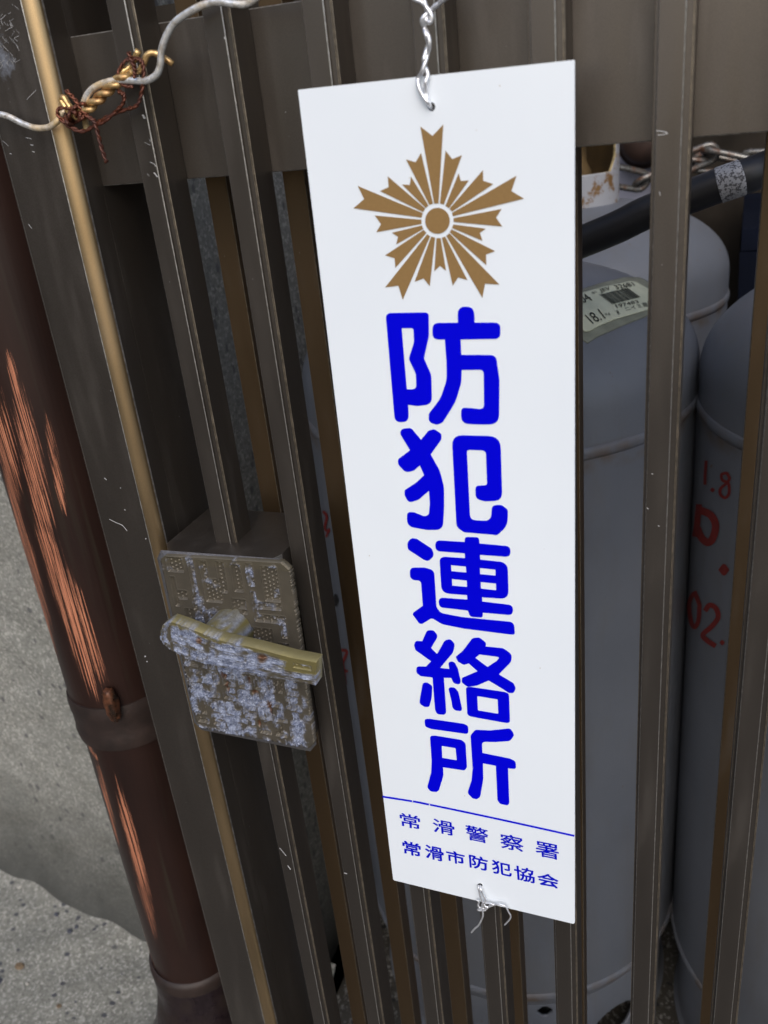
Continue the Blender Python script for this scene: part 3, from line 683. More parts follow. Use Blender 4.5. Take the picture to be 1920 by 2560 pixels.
def relief(name, nx, ny, posf, inside, recs, yf, depth, corr_f, pit, brass, parent, seed, dots=True):
    H = np.zeros((ny, nx)); U, V = np.meshgrid((np.arange(nx) + .5) / nx, (np.arange(ny) + .5) / ny)
    rec = np.zeros((ny, nx), bool)
    for (u0, v0, u1, v1) in recs: rec |= (U > u0) & (U < u1) & (V > v0) & (V < v1)
    rf = rec.astype(float)
    def blur(A, k):
        for _ in range(k):
            P = np.pad(A, 1, mode='edge'); A = (P[:-2, 1:-1] + P[2:, 1:-1] + P[1:-1, :-2] + P[1:-1, 2:] + P[1:-1, 1:-1] * 2) / 6
        return A
    er = blur(rf, 1); H -= depth * er
    edge = np.clip(blur(rf, 4) * 4 * (1 - blur(rf, 4)), 0, 1) * (~rec)
    H += depth * .34 * edge
    if dots:
        px = (U * nx) % 7.2 - 3.6; py = ((V * ny) + (np.floor(U * nx / 7.2) % 2) * 3.6) % 7.2 - 3.6
        H += depth * .5 * np.clip(1 - (px ** 2 + py ** 2) / 3.4, 0, 1) * (blur(rf, 3) > .93)
    n1 = vnoise(nx, ny, 26, seed); n2 = vnoise(nx, ny, 9, seed + 1); n3 = vnoise(nx, ny, 3, seed + 2); n4 = vnoise(nx, ny, 1.6, seed + 3)
    N = .45 * n1 + .35 * n2 + .14 * n3 + .06 * n4
    cm = corr_f(U, V)
    corr = np.clip((N + .30 * cm + .17 * blur(rf, 3) + .12 * edge - .74) / .22, 0, 1)
    H += corr * depth * (.15 + 1.0 * (n3 - .4) + .7 * (n4 - .5))
    pt = np.zeros_like(H)
    for (u, v, ru, rv) in pit: pt = np.maximum(pt, np.clip(1.35 - ((U - u) / ru) ** 2 - ((V - v) / rv) ** 2 - .5 * n2, 0, 1))
    H -= pt * depth * .8; corr = corr * (1 - pt)
    ins = np.zeros((ny, nx), bool); vs = np.zeros((ny, nx, 3))
    for j in range(ny):
        for i in range(nx):
            p, q = posf(U[j, i], V[j, i]); vs[j, i] = (p[0], yf, p[1]); ins[j, i] = inside(U[j, i], V[j, i])
    vs[:, :, 1] -= H
    idx = np.arange(nx * ny).reshape(ny, nx); q = ins[:-1, :-1] & ins[1:, :-1] & ins[:-1, 1:] & ins[1:, 1:]
    fs = [(int(idx[j, i]), int(idx[j, i + 1]), int(idx[j + 1, i + 1]), int(idx[j + 1, i])) for j, i in zip(*np.nonzero(q))]
    o = mesh_obj(name, vs.reshape(-1, 3), fs, M['lock'], parent, smooth=True)
    bm = bmesh.new(); bm.from_mesh(o.data); loose = None
    ca = o.data.color_attributes.new('wear', 'FLOAT_COLOR', 'POINT')
    br = brass(U, V) if callable(brass) else np.full_like(U, brass)
    col = np.stack([corr, pt, br, np.ones_like(H)], -1).reshape(-1).astype(np.float32); ca.data.foreach_set('color', col)
    bm.free()
    # skirt going back from the outline so the relief has thickness
    bm = bmesh.new(); bm.from_mesh(o.data)
    bmesh.ops.delete(bm, geom=[vv_ for vv_ in bm.verts if not vv_.link_faces], context='VERTS')
    be = [e_ for e_ in bm.edges if e_.is_boundary]; r_ = bmesh.ops.extrude_edge_only(bm, edges=be)
    for g in r_['geom']:
        if isinstance(g, bmesh.types.BMVert): g.co.y = yf + parent['_d']
    bm.normal_update(); bm.to_mesh(o.data); bm.free()
    return o
recs = [(.05, .012, .17, .095), (.21, .01, .255, .25), (.19, .22, .28, .30), (.20, .30, .26, .41), (.30, .02, .35, .25), (.345, .12, .43, .25), (.43, .02, .485, .19), (.54, .03, .605, .18), (.655, .02, .705, .14),
        (.765, .03, .885, .215), (.66, .17, .70, .33), (.70, .225, .88, .26), (.66, .295, .90, .332), (.855, .33, .90, .41), (.50, .22, .605, .27), (.50, .27, .545, .335), (.57, .275, .61, .30), (.05, .125, .085, .29), (.085, .20, .155, .25),
        (.12, .30, .18, .40), (.27, .30, .31, .42), (.60, .37, .78, .50), (.81, .44, .90, .50)]
rr = random.Random(11); cu_, cv_ = .128, .080
for r_ in range(5):
    for c_ in range(7):
        u = .035 + c_ * cu_ + (r_ % 2) * .02; v = .565 + r_ * cv_; w_, h_ = .040, .024; W_, H_ = .098, .066
        k_ = rr.choice('LUIZCTR')
        if k_ in 'LUCR': recs.append((u, v, u + w_, v + H_))
        if k_ in 'LUCZT': recs.append((u, v + H_ - h_, u + W_, v + H_))
        if k_ in 'CZR': recs.append((u, v, u + W_, v + h_))
        if k_ in 'UR': recs.append((u + W_ - w_, v, u + W_, v + H_))
        if k_ in 'IT': recs.append((u + .03, v, u + .03 + w_, v + H_ + (.03 if k_ == 'I' else 0)))
        if k_ == 'Z': recs.append((u + .03, v, u + .03 + w_, v + H_))
recs = [r for r in recs if r[2] < .93 and r[3] < .975]
def pos_plate(yf):
    def g(u, v):
        p = at(*Z4(*plate_uv(u, v)), yf); return (p.x, p.z), None
    return g
def corrp(U, V): return np.clip((V - .28) * 1.7, .0, .85) + .48 * np.exp(-((U - .3) / .14) ** 2 - ((V - .28) / .13) ** 2) - .35 * np.clip((U - .86) * 8, 0, 1) * (V < .72) + .35 * (V > .955)
lp = thing('_tmp', '', '', (0, 0, 0)); bpy.data.objects.remove(lp)
class _P: pass
YP = .3225
_r2 = random.Random(5); jag = [_r2.uniform(-.012, .012) for _ in range(400)]
def in_plate(u, v):
    jl = jag[int(v * 180) % 400] * (1 if v > .5 else .25); jr = jag[(int(v * 200) + 90) % 400] * .8; jb = jag[(int(u * 120) + 200) % 400] * .6
    if u < .004 + max(0, jl) or u > .992 + min(0, jr) or v > .99 + min(0, jb) or v < .004: return False
    if u + v * 1.6 < .05 or (1 - u) + v * 1.6 < .075 or (1 - u) + (1 - v) * 1.6 < .075 or u + (1 - v) * 1.6 < .06: return False
    return True
gt['_d'] = .004
o = relief('lock_plate', 236, 330, pos_plate(YP), in_plate, recs, YP, .0015, corrp,
       [(.32, .66, .018, .03), (.52, .67, .018, .035), (.33, .73, .016, .03), (.66, .80, .02, .05), (.55, .90, .015, .02), (.56, .73, .03, .015)], lambda U, V: .03 + .08 * (V < .05), gt, 21)
o['label'] = 'weathered cast lock plate with raised meander pattern'
# bevelled rear tray of the plate
mb = MB(); crn = [plate_uv(*q) for q in ((.03, -.028), (.93, -.020), (1.005, .03), (1.012, .955), (.95, 1.0), (.05, .995), (0, .96), (-.01, .02))]
fr = [plate_uv(*q) for q in ((.045, .004), (.93, .004), (.985, .04), (.985, .945), (.94, .985), (.055, .985), (.01, .95), (.006, .035))]
P = [at(*Z4(*q), YP + .0012) for q in fr]; Q = [Vector((at(*Z4(*q), YP + .004).x, YP + .0035, at(*Z4(*q), YP + .004).z)) for q in crn]; B = [Vector((q.x, .3262, q.z)) for q in Q]
n = 8; mb.add(P + Q + B, [(k, (k + 1) % n, n + (k + 1) % n, n + k) for k in range(n)] + [(n + k, n + (k + 1) % n, 2 * n + (k + 1) % n, 2 * n + k) for k in range(n)] + [tuple(range(2 * n, 3 * n))])
o = mb.build('lock_plate_rim', M['lock'], gt)
ca = o.data.color_attributes.new('wear', 'FLOAT_COLOR', 'POINT'); ca.data.foreach_set('color', [q for _ in o.data.vertices for q in (.25, 0, .02, 1)])
# pivot boss
cb = at(*Z4(600, 1035), .318)
mb = MB(); n = 32; vs = []; pr = [(.0112, .326), (.0112, .3145), (.0108, .3095), (.0095, .3055), (.0072, .3025), (.004, .301), (.0008, .3005)]
for r_, yy in pr:
    for k in range(n): a = 2 * math.pi * k / n; vs.append((cb.x + r_ * math.cos(a), yy, cb.z - .001 + r_ * math.sin(a)))
mb.add(vs, [(i * n + k, i * n + (k + 1) % n, (i + 1) * n + (k + 1) % n, (i + 1) * n + k) for i in range(len(pr) - 1) for k in range(n)])
o = mb.build('pivot_boss', M['lock'], gt, smooth=True)
ca = o.data.color_attributes.new('wear', 'FLOAT_COLOR', 'POINT'); rr = random.Random(2)
ca.data.foreach_set('color', [q for _ in o.data.vertices for q in (max(0, rr.uniform(-.9, .9)), 0, .85, 1)])
# lever
YLV = .2985
top = [(64, 1050), (85, 985), (140, 955), (230, 985), (420, 1062), (560, 1112), (800, 1165), (1100, 1245), (1300, 1283)]
bot = [(66, 1090), (95, 1140), (160, 1195), (270, 1240), (385, 1285), (520, 1318), (760, 1362), (1050, 1418), (1300, 1466)]
def lev(u, v):
    s = u * (len(top) - 1); i = min(int(s), len(top) - 2); a = s - i
    t_ = Vector(top[i]).lerp(Vector(top[i + 1]), a); b_ = Vector(bot[i]).lerp(Vector(bot[i + 1]), a); q = t_.lerp(b_, v); return q.x, q.y
def pos_lev(u, v): p = at(*Z4(*lev(u, v)), YLV); return (p.x, p.z), None
lrec = [(.12, .2, .2, .8), (.26, .15, .33, .5), (.28, .5, .38, .62), (.27, .7, .40, .92), (.42, .15, .52, .32), (.42, .42, .50, .55), (.42, .68, .51, .9), (.55, .18, .68, .34), (.55, .4, .58, .85), (.62, .45, .72, .6), (.61, .72, .73, .88), (.74, .2, .77, .8), (.79, .22, .86, .75), (.895, .2, .975, .42), (.90, .6, .975, .8)]
gt['_d'] = .007
o = relief('lever_handle', 250, 70, pos_lev, lambda u, v: True, lrec, YLV, .0007, lambda U, V: 1.15 - .85 * np.clip((U - .82) * 6, 0, 1) * (V < .55) - .35 * (V < .10), [(.785, .35, .02, .2), (.47, .3, .02, .12)], lambda U, V: np.clip(.12 + .6 * (V < .14) + .7 * (U > .84) * (V < .6), 0, .85), gt, 33)
del gt['_d']
o['label'] = 'corroded brass coloured lever tilted across the lock plate'
# top of lever carries brass colour on skirt verts: default zero -> repaint
ca = o.data.color_attributes['wear']; n_ = len(o.data.vertices); rr = random.Random(9)
for i, vv_ in enumerate(o.data.vertices):
    if vv_.co.y > YLV + .004: ca.data[i].color = (.06, 0, .85 if vv_.co.x > -.245 else .6, 1)

# ------------------------------------------------------------------ sign
YS = .3275
sg = thing('hanging_sign', 'tall white hanging sign with gold star emblem and large blue characters', 'sign', tuple(at(1100, 300, YS)))
def fillet(pts, n=5):
    out = []; L = len(pts)
    for i in range(L):
        p = Vector(pts[i][:2]); r = pts[i][2] if len(pts[i]) > 2 else 0
        a = Vector(pts[i - 1][:2]); b = Vector(pts[(i + 1) % L][:2]); da, db = a - p, b - p; la, lb = da.length, db.length
        if r <= .5 or la < 1 or lb < 1: out.append((p.x, p.y)); continue
        ang = da.angle(db); tl = min(r / max(.05, math.tan(ang / 2)) if ang < 3.1 else r, la * .49, lb * .49)
        s, e = p + da / la * tl, p + db / lb * tl
        for k in range(n + 1): t = k / n; q = s * (1 - t) ** 2 + p * 2 * t * (1 - t) + e * t * t; out.append((q.x, q.y))
    return out
def fill(loops, Z, yy, th):
    """loops (outer + holes) in traced coordinates -> extruded flat mesh standing in the plane y=yy"""
    cu = bpy.data.curves.new('c', 'CURVE'); cu.dimensions = '2D'; cu.fill_mode = 'BOTH' if th else 'FRONT'
    for lp_ in loops:
        pts = [at(*Z(x, y), YS) for x, y in lp_]; sp = cu.splines.new('POLY'); sp.points.add(len(pts) - 1); sp.use_cyclic_u = True
        for q, p in zip(sp.points, pts): q.co = (p.x * 10, (p.z - .8) * 10, 0, 1)
    cu.extrude = th * 5
    ob = bpy.data.objects.new('c', cu); COL.objects.link(ob); bpy.context.view_layer.update()
    me = bpy.data.meshes.new_from_object(ob.evaluated_get(bpy.context.evaluated_depsgraph_get()))
    v = [(p.co.x / 10, yy + p.co.z / 10, p.co.y / 10 + .8) for p in me.vertices]; f_ = [tuple(p.vertices) for p in me.polygons]
    bpy.data.objects.remove(ob); bpy.data.curves.remove(cu); bpy.data.meshes.remove(me); return v, f_
ID = lambda x, y: (x, y)
def hole_loop(cx, cy, rx, ry, n=20): return [(cx + rx * math.cos(2 * math.pi * k / n), cy + ry * math.sin(2 * math.pi * k / n)) for k in range(n)]
outer = fillet([(744.4, 224.5, 3), (1436.5, 149.5, 3), (1437, 2311, 5), (1210, 2256.5, 0), (983, 2200.7, 5)], 3)
h1 = hole_loop(650 + 1580 * .27125, 985 * .27125, 9.3, 11.5); h2 = hole_loop(1120 + 600 * .13261, 2150 + 482 * .13261, 6.5, 5.5)
mb = MB(); mb.add(*fill([outer, h1, h2], ID, YS + .0006, .0010)); mb.build('plate', M['sign'], sg)
def Z5(x, y): return 850 + x * .30139, 280 + y * .30139
em = [[(667, 120), (768, 198), (857, 103), (818, 758), (782, 760)], [(876, 320), (932, 390), (1012, 358), (862, 768), (830, 758)], [(985, 507), (1002, 572), (1070, 566), (905, 797), (875, 778)],
 [(1186, 481), (1188, 570), (1272, 597), (930, 826), (908, 803)], [(1465, 528), (1422, 655), (1527, 718), (938, 864), (930, 836)], [(1341, 803), (1295, 876), (1346, 949), (943, 912), (943, 880)],
 [(1210, 967), (1160, 1003), (1183, 1068), (930, 962), (940, 932)], [(1287, 1153), (1212, 1182), (1214, 1270), (910, 997), (925, 972)], [(1323, 1431), (1203, 1424), (1182, 1542), (882, 1027), (908, 1005)],
 [(1058, 1394), (980, 1371), (936, 1440), (845, 1042), (873, 1033)], [(880, 1316), (830, 1276), (783, 1320), (801, 1045), (835, 1045)], [(745, 1444), (694, 1380), (620, 1407), (757, 1033), (790, 1042)],
 [(521, 1557), (485, 1440), (375, 1454), (724, 1013), (748, 1030)], [(460, 1293), (454, 1213), (375, 1188), (695, 977), (718, 1003)], [(467, 1098), (482, 1035), (430, 1001), (680, 940), (692, 970)],
 [(302, 997), (341, 930), (289, 858), (676, 893), (678, 928)], [(112, 798), (201, 722), (148, 613), (688, 838), (677, 876)], [(332, 655), (404, 623), (397, 533), (707, 800), (690, 830)],
 [(515, 601), (579, 605), (590, 535), (735, 775), (712, 797)], [(549, 394), (628, 416), (673, 338), (772, 760), (742, 770)]]
mb = MB()
for q in em: mb.add(*fill([q], Z5, YS - .0001, .00005))
mb.add(*fill([hole_loop(809, 902, 102, 108, 48)], Z5, YS - .0001, .00005)); mb.build('emblem', M['gold'], sg, fix=False)
G1 = lambda x, y: (900 + x * .27132, 750 + y * .27132)
G2 = lambda x, y: (950 + x * .33898, 1300 + y * .33898)
glyphs = {
 'a': (G1, [
  [[(236, 120, 50), (560, 114, 80), (634, 114, 85), (636, 330, 150), (590, 537, 4), (658, 690, 150), (664, 960, 150), (530, 976, 60), (444, 965, 3), (452, 1123, 62), (322, 1126, 62)],
   [(385, 260, 4), (493, 258, 22), (498, 390, 120), (450, 540, 50), (516, 680, 120), (520, 822, 50), (432, 822, 4)]],
  [[(900, 60, 72), (1050, 60, 75), (1058, 207, 3), (1294, 207, 55), (1294, 357, 55), (928, 363, 3), (934, 505, 3), (1150, 505, 100), (1254, 508, 100), (1286, 740, 250), (1282, 1146, 130), (1090, 1146, 150), (932, 1138, 90), (934, 990, 35), (1040, 996, 80), (1144, 1010, 50), (1140, 642, 40), (938, 644, 3),
    (934, 760, 200), (880, 940, 400), (762, 1128, 60), (710, 1150, 60), (634, 1125, 55), (634, 1048, 50), (740, 910, 300), (800, 740, 300), (797, 560, 200), (782, 363, 3), (668, 362, 60), (668, 211, 60), (903, 208, 3)]]]),
 'b': (G1, [
  [[(368, 1228, 45), (385, 1186, 40), (470, 1176, 45), (563, 1287, 3), (630, 1205, 40), (680, 1186, 40), (752, 1232, 40), (750, 1285, 40), (652, 1422, 4), (735, 1570, 250), (775, 1720, 250), (776, 1900, 200), (765, 2117, 140), (620, 2118, 120), (434, 2085, 80), (434, 1952, 40), (500, 1955, 40), (596, 1994, 50), (636, 1976, 50), (644, 1870, 100), (636, 1757, 3),
    (540, 1840, 80), (450, 1868, 60), (412, 1800, 40), (412, 1752, 15), (520, 1680, 120), (592, 1613, 3), (552, 1523, 3), (500, 1570, 50), (420, 1590, 70), (350, 1510, 60), (352, 1465, 30), (462, 1384, 3)]],
  [[(846, 1243, 95), (1295, 1254, 120), (1312, 1848, 95), (1150, 1854, 90), (1066, 1830, 60), (1064, 1710, 35), (1172, 1706, 25), (1160, 1386, 40), (985, 1379, 25), (1016, 2026, 55), (1208, 2036, 65), (1216, 1892, 40), (1300, 1885, 60), (1364, 1930, 50), (1360, 2080, 160), (1262, 2168, 70), (1225, 2161, 20), (960, 2139, 40), (890, 2090, 70)]]]),
 'c': (G2, [
  [[(203, 165, 35), (230, 133, 30), (270, 137, 25), (385, 212, 45), (400, 265, 40), (355, 304, 40), (320, 290, 25), (205, 215, 35)]],
  [[(220, 350, 35), (330, 350, 60), (400, 370, 65), (417, 640, 40), (446, 684, 60), (600, 714, 150), (990, 752, 48), (995, 845, 40), (960, 843, 12), (620, 800, 150), (460, 768, 120), (383, 722, 25), (310, 766, 25), (290, 762, 15), (243, 698, 10), (246, 682, 6), (316, 632, 5), (303, 446, 30), (222, 440, 55)]],
  [[(408, 148, 40), (624, 161, 3), (628, 124, 52), (730, 126, 55), (734, 172, 3), (964, 193, 42), (962, 272, 40), (738, 256, 3), (740, 291, 3), (942, 312, 70), (950, 582, 58), (753, 569, 3), (755, 600, 3), (982, 627, 42), (980, 702, 40), (760, 682, 3), (757, 719, 40), (664, 713, 45), (650, 667, 3), (434, 642, 40), (434, 570, 32), (645, 586, 3), (643, 553, 3), (455, 538, 65), (438, 268, 40), (628, 280, 3), (626, 245, 3), (410, 228, 40)],
   [(525, 332), (634, 342), (637, 386), (527, 376)], [(738, 353), (852, 365), (853, 409), (739, 398)], [(531, 434), (640, 445), (643, 493), (533, 483)], [(743, 456), (856, 468), (857, 517), (745, 505)]]]),
 'd': (G2, [
  [[(348, 812, 30), (395, 812, 30), (430, 855, 35), (377, 942, 4), (421, 988, 4), (480, 884, 35), (520, 878, 30), (554, 915, 35), (540, 975, 90), (444, 1090, 3), (512, 1098, 2), (503, 1044, 28), (548, 1042, 35), (575, 1095, 60), (597, 1190, 22), (588, 1210, 14), (545, 1206, 30), (525, 1163, 3), (472, 1163, 3), (489, 1420, 28), (472, 1436, 20), (420, 1430, 30), (406, 1395, 30), (388, 1160, 3), (300, 1150, 30), (268, 1125, 35), (270, 1078, 28), (340, 1080, 3), (378, 1041, 3), (262, 958, 30), (252, 922, 25), (262, 890, 22), (312, 893, 3)]],
  [[(316, 1200, 25), (350, 1198, 20), (386, 1222, 25), (382, 1310, 90), (364, 1377, 18), (330, 1378, 20), (291, 1352, 28), (298, 1300, 50)]],
  [[(503, 1234, 28), (550, 1233, 30), (578, 1265, 40), (606, 1392, 20), (598, 1408, 12), (558, 1404, 28), (536, 1385, 28), (526, 1325, 60)]],
  [[(684, 868, 30), (735, 866, 30), (784, 905, 30), (780, 932, 3), (910, 944, 60), (974, 990, 60), (968, 1045, 60), (877, 1137, 4), (985, 1202, 35), (1003, 1240, 28), (985, 1276, 25), (950, 1274, 25), (895, 1238, 60), (802, 1182, 8), (715, 1220, 60), (648, 1230, 35), (604, 1198, 30), (604, 1164, 15), (720, 1114, 3), (655, 1056, 3), (618, 1068, 25), (575, 1042, 25), (558, 1008, 10), (610, 965, 40)],
   [(735, 990, 5), (884, 1010, 10), (862, 1038, 15), (793, 1083, 5), (703, 1015, 4)]],
  [[(634, 1231, 28), (670, 1230, 10), (915, 1266, 60), (952, 1278, 45), (959, 1490, 25), (935, 1496, 12), (690, 1452, 60), (645, 1440, 40)], [(718, 1297, 5), (868, 1322, 5), (873, 1428, 5), (723, 1403, 5)]]]),
 'e': (G2, [
  [[(330, 1466, 28), (365, 1465, 12), (620, 1502, 30), (651, 1518, 35), (652, 1578, 20), (380, 1540, 40), (332, 1522, 30)]],
  [[(369, 1590, 28), (410, 1589, 12), (600, 1620, 50), (632, 1645, 40), (642, 1825, 28), (622, 1846, 18), (466, 1822, 3), (468, 1885, 90), (436, 1990, 30), (418, 2005, 20), (372, 2000, 30), (349, 1970, 28), (378, 1860, 90), (382, 1780, 80)], [(455, 1664, 5), (558, 1681, 5), (567, 1771, 5), (460, 1753, 5)]],
  [[(668, 1585, 40), (705, 1545, 30), (810, 1551, 80), (920, 1540, 60), (962, 1534, 30), (992, 1585, 28), (960, 1628, 40), (850, 1636, 80), (753, 1634, 22), (756, 1717, 3), (955, 1757, 50), (1001, 1778, 32), (1003, 1828, 15), (990, 1834, 8), (945, 1830, 3), (954, 2088, 20), (940, 2103, 12), (885, 2092, 30), (867, 2065, 28), (855, 1811, 3), (760, 1793, 3), (762, 1910, 120), (740, 2040, 45), (715, 2058, 22), (685, 2052, 30), (645, 2012, 30), (676, 1920, 90), (684, 1830, 80)]]]),
}
k = 0
for key, (Z, comps) in glyphs.items():
    mb = MB()
    for cps in comps:
        k += 1; mb.add(*fill([fillet(l) for l in cps], Z, YS - .0001 - .000004 * k, .00005))
    mb.build('character', M['ink'], sg, fix=False)
G3 = lambda x, y: (900 + x * .34961, 1950 + y * .34953)
mb = MB(); pl = [(160, 119), (375, 153), (495, 176), (850, 250), (1190, 324), (1533, 400)]
ribbon(mb, pl, 13, lambda x, y: at(*G3(x, y), YS - .0001), 6)
mb.build('dividing_line', M['ink'], sg, fix=False)
mb = MB()
for cx, cy in ((375, 151), (496, 177)): ribbon(mb, [(cx, cy - 5), (cx + 1, cy + 5)], 7, lambda x, y: at(*G3(x, y), YS - .00014), 1)
mb.build('print_flaw', M['sign'], sg, fix=False)
mb = MB(); fg = lambda x, y: at(*G3(x, y), YS - .0001)
LY1 = [(-1.6, -.9), (1.6, .9), (-1.4, 1.2), (1.4, -1.2)]; LY2 = [(-2.4, -1.5), (2.4, 1.5), (-2.2, 1.8), (2.2, -1.8), (0, 0)]
def chq(cx, cy, w_, h_, s): d = s * w_ / 2; k_ = .08 * h_ / 2; return [(cx - w_ / 2 - k_, cy - h_ / 2 - d), (cx + w_ / 2 - k_, cy - h_ / 2 + d), (cx + w_ / 2 + k_, cy + h_ / 2 + d), (cx - w_ / 2 + k_, cy + h_ / 2 - d)]
for ch_, cx, cy, w_, h_ in (('常', 358, 295, 142, 96), ('滑', 598, 338, 152, 96), ('警', 836, 388, 160, 104), ('察', 1086, 448, 162, 106), ('署', 1338, 504, 164, 106)): fit_text(mb, ch_, chq(cx, cy, w_, h_, .205), fg, 0, 0, LY1)
for ch_, cx, cy, w_, h_ in (('常', 370, 492, 126, 92), ('滑', 532, 523, 128, 94), ('市', 684, 555, 128, 84), ('防', 848, 592, 130, 92), ('犯', 1013, 632, 136, 92), ('協', 1176, 675, 140, 98), ('会', 1345, 718, 146, 88)): fit_text(mb, ch_, chq(cx, cy, w_, h_, .225), fg, 0, 0, LY2)
mb.build('small_lettering', M['inkthin'], sg, fix=False)

# ------------------------------------------------------------------ wires
GW = lambda x, y: (650 + x * .27125, y * .27132)
yw = YS - .0022
def pw(l, Z, d=None):
    out = []
    for q in l: out.append(at(*Z(q[0], q[1]), (q[2] if len(q) > 2 else (d or yw))))
    return out
wt = thing('hanging_wire', 'twisted galvanised wire holding the top of the white sign', 'wire', tuple(at(1065, 200, yw)))
y1_, y2_ = yw, yw + .0012
mb = MB(); mb.tube(pw([(1600, 1010, YS + .004), (1575, 985, YS + .0005), (1548, 945), (1500, 880), (1462, 800), (1458, 720, y2_), (1490, 670, y1_), (1515, 600, y1_), (1545, 500, y2_), (1562, 420, y1_), (1555, 340, y1_), (1520, 260, y2_), (1492, 200, y1_), (1515, 150), (1575, 100, y2_), (1640, 40), (1720, -60), (1800, -200, .337), (1850, -330, .352)], GW), .00078, 10, 8); mb.build('wire_strand', M['steel'], wt, smooth=True)
mb = MB(); mb.tube(pw([(1595, 1015, YS + .005), (1580, 990, YS + .001), (1550, 940, y2_), (1530, 850, y2_), (1512, 770, y1_), (1490, 700, y2_), (1540, 690, y2_), (1550, 660, y2_), (1516, 590, y2_), (1515, 540, y1_), (1535, 470, y2_), (1540, 400, y2_), (1540, 330, y1_), (1560, 260, y2_), (1530, 200, y2_), (1535, 140, y1_), (1525, 70, y1_), (1505, 0), (1470, -80), (1420, -220, .337), (1390, -330, .352)][0:4] + [(1525, 760, y1_), (1548, 690, y2_), (1518, 600, y2_), (1512, 545, y1_), (1532, 470, y2_), (1550, 400, y2_), (1532, 330, y1_), (1515, 250, y2_), (1530, 190, y1_), (1550, 140, y2_), (1530, 70), (1510, 0), (1470, -80), (1420, -220, .337), (1390, -330, .352)], GW), .00078, 10, 8); mb.build('wire_strand', M['steel'], wt, smooth=True)
mb = MB(); mb.tube(pw([(1250, -160, .345), (1330, -70), (1420, -10), (1490, 20), (1540, 75), (1580, 140), (1580, 190), (1555, 208), (1530, 185, y2_), (1545, 130, y2_), (1610, 60), (1680, 10), (1790, -80), (1900, -200, .345)], GW), .00078, 10, 8); mb.build('wire_strand', M['steel'], wt, smooth=True)
wb = thing('tie_wire', 'thin knotted wire at the bottom hole of the sign', 'wire', tuple(at(1210, 2260, yw)))
GB = lambda x, y: (1120 + x * .13261, 2150 + y * .13261)
for l in ([(615, 478, YS + .002), (590, 475, YS), (578, 520), (590, 600), (620, 720), (655, 800), (690, 860), (720, 880)], [(612, 480, YS + .002), (612, 478, YS), (622, 560), (665, 660), (708, 745), (700, 790), (650, 830), (640, 860)],
          [(545, 750), (582, 790), (568, 850), (595, 895), (650, 890), (690, 855), (660, 825)], [(830, 825), (760, 815), (690, 815), (645, 850)],
          [(715, 945), (640, 950), (570, 945), (575, 930), (650, 925), (720, 925), (750, 890), (700, 880)],
          [(660, 900), (655, 960), (657, 1060), (620, 1150), (570, 1235), (505, 1290), (440, 1365)],
          [(640, 935), (750, 895), (830, 862), (930, 835), (1030, 850), (1085, 880), (1140, 975), (1180, 1050), (1168, 1110), (1120, 1170), (1068, 1220)], [(770, 880), (800, 845), (860, 840), (930, 838, yw + .002)]):
    mb = MB(); mb.tube(pw(l, GB), .00052 if len(l) < 9 else .00045, 8, 8); mb.build('wire_strand', M['steel'], wb, smooth=True)
# big wire strung across the top left
YW = .3335
wl = thing('strung_wire', 'thick galvanised wire with rusting yellow twist strung across the gate stile', 'wire', tuple(at(200, 200, YW)))
def ZW(x, y): return x * .42194, y * .42194
rW = .00136
mb = MB(); mb.tube(pw([(1700, -130), (1580, -60), (1505, -5), (1450, 25), (1380, 22), (1300, 12), (1210, 28), (1110, 78), (1035, 135), (985, 215), (957, 300), (950, 385), (925, 445), (865, 478), (790, 478), (700, 476), (615, 493), (545, 530), (505, 590), (497, 660), (507, 720, YW + .002), (515, 770, YW + .003)], ZW, YW - .003), rW, 14, 8); mb.build('bright_strand', M['wire_pale'], wl, smooth=True)
mb = MB(); mb.tube(pw([(-120, 650), (-40, 668), (50, 690), (130, 730), (215, 758), (290, 752), (345, 712), (375, 668, YW + .002), (420, 650, YW + .003), (490, 640, YW + .003)], ZW, YW - .001), rW * .93, 14, 8); mb.build('bright_strand', M['wire_pale'], wl, smooth=True)
# helical twisted pair
ax0, ax1 = Vector((742, 440)), Vector((470, 690))
def helix(ph, pre, post):
    P = list(pre); d = (ax1 - ax0); L = d.length; d.normalize(); nn = Vector((-d.y, d.x)); N = 30
    for i in range(N + 1):
        s = i / N; a = ph + s * 2 * math.pi * 2.6; q = ax0 + d * L * s + nn * 20 * math.cos(a) * (1 if s < .8 else 1.1); P.append((q.x, q.y, YW - .0025 + .0016 * math.sin(a)))
    return P + list(post)
mb = MB(); mb.tube(pw(helix(0.3, [(820, 300, YW - .0005), (800, 345, YW), (770, 395, YW)], []), ZW, YW), rW * .95, 12, 3); mb.build('twisted_strand', M['wire_gold'], wl, smooth=True)
mb = MB(); mb.tube(pw(helix(0.3 + math.pi, [(1025, 380, YW + .002), (970, 342, YW + .001), (915, 315, YW), (873, 325, YW - .001), (852, 375, YW - .001), (820, 425, YW - .001), (775, 428, YW - .001)], []), ZW, YW), rW * .9, 12, 3); mb.build('twisted_strand', M['wire_gold'], wl, smooth=True)
mb = MB(); mb.tube(pw([(520, 640), (470, 695), (420, 670), (378, 620), (362, 590), (380, 580), (405, 620), (440, 660), (500, 690)], ZW, YW - .0025), rW * .95, 12, 8); mb.build('twisted_strand', M['wire_gold'], wl, smooth=True)
tw = thing('rusty_tie_wire', 'thin dark rusty wire tangled round the yellow twist', 'wire', tuple(at(230, 240, YW)))
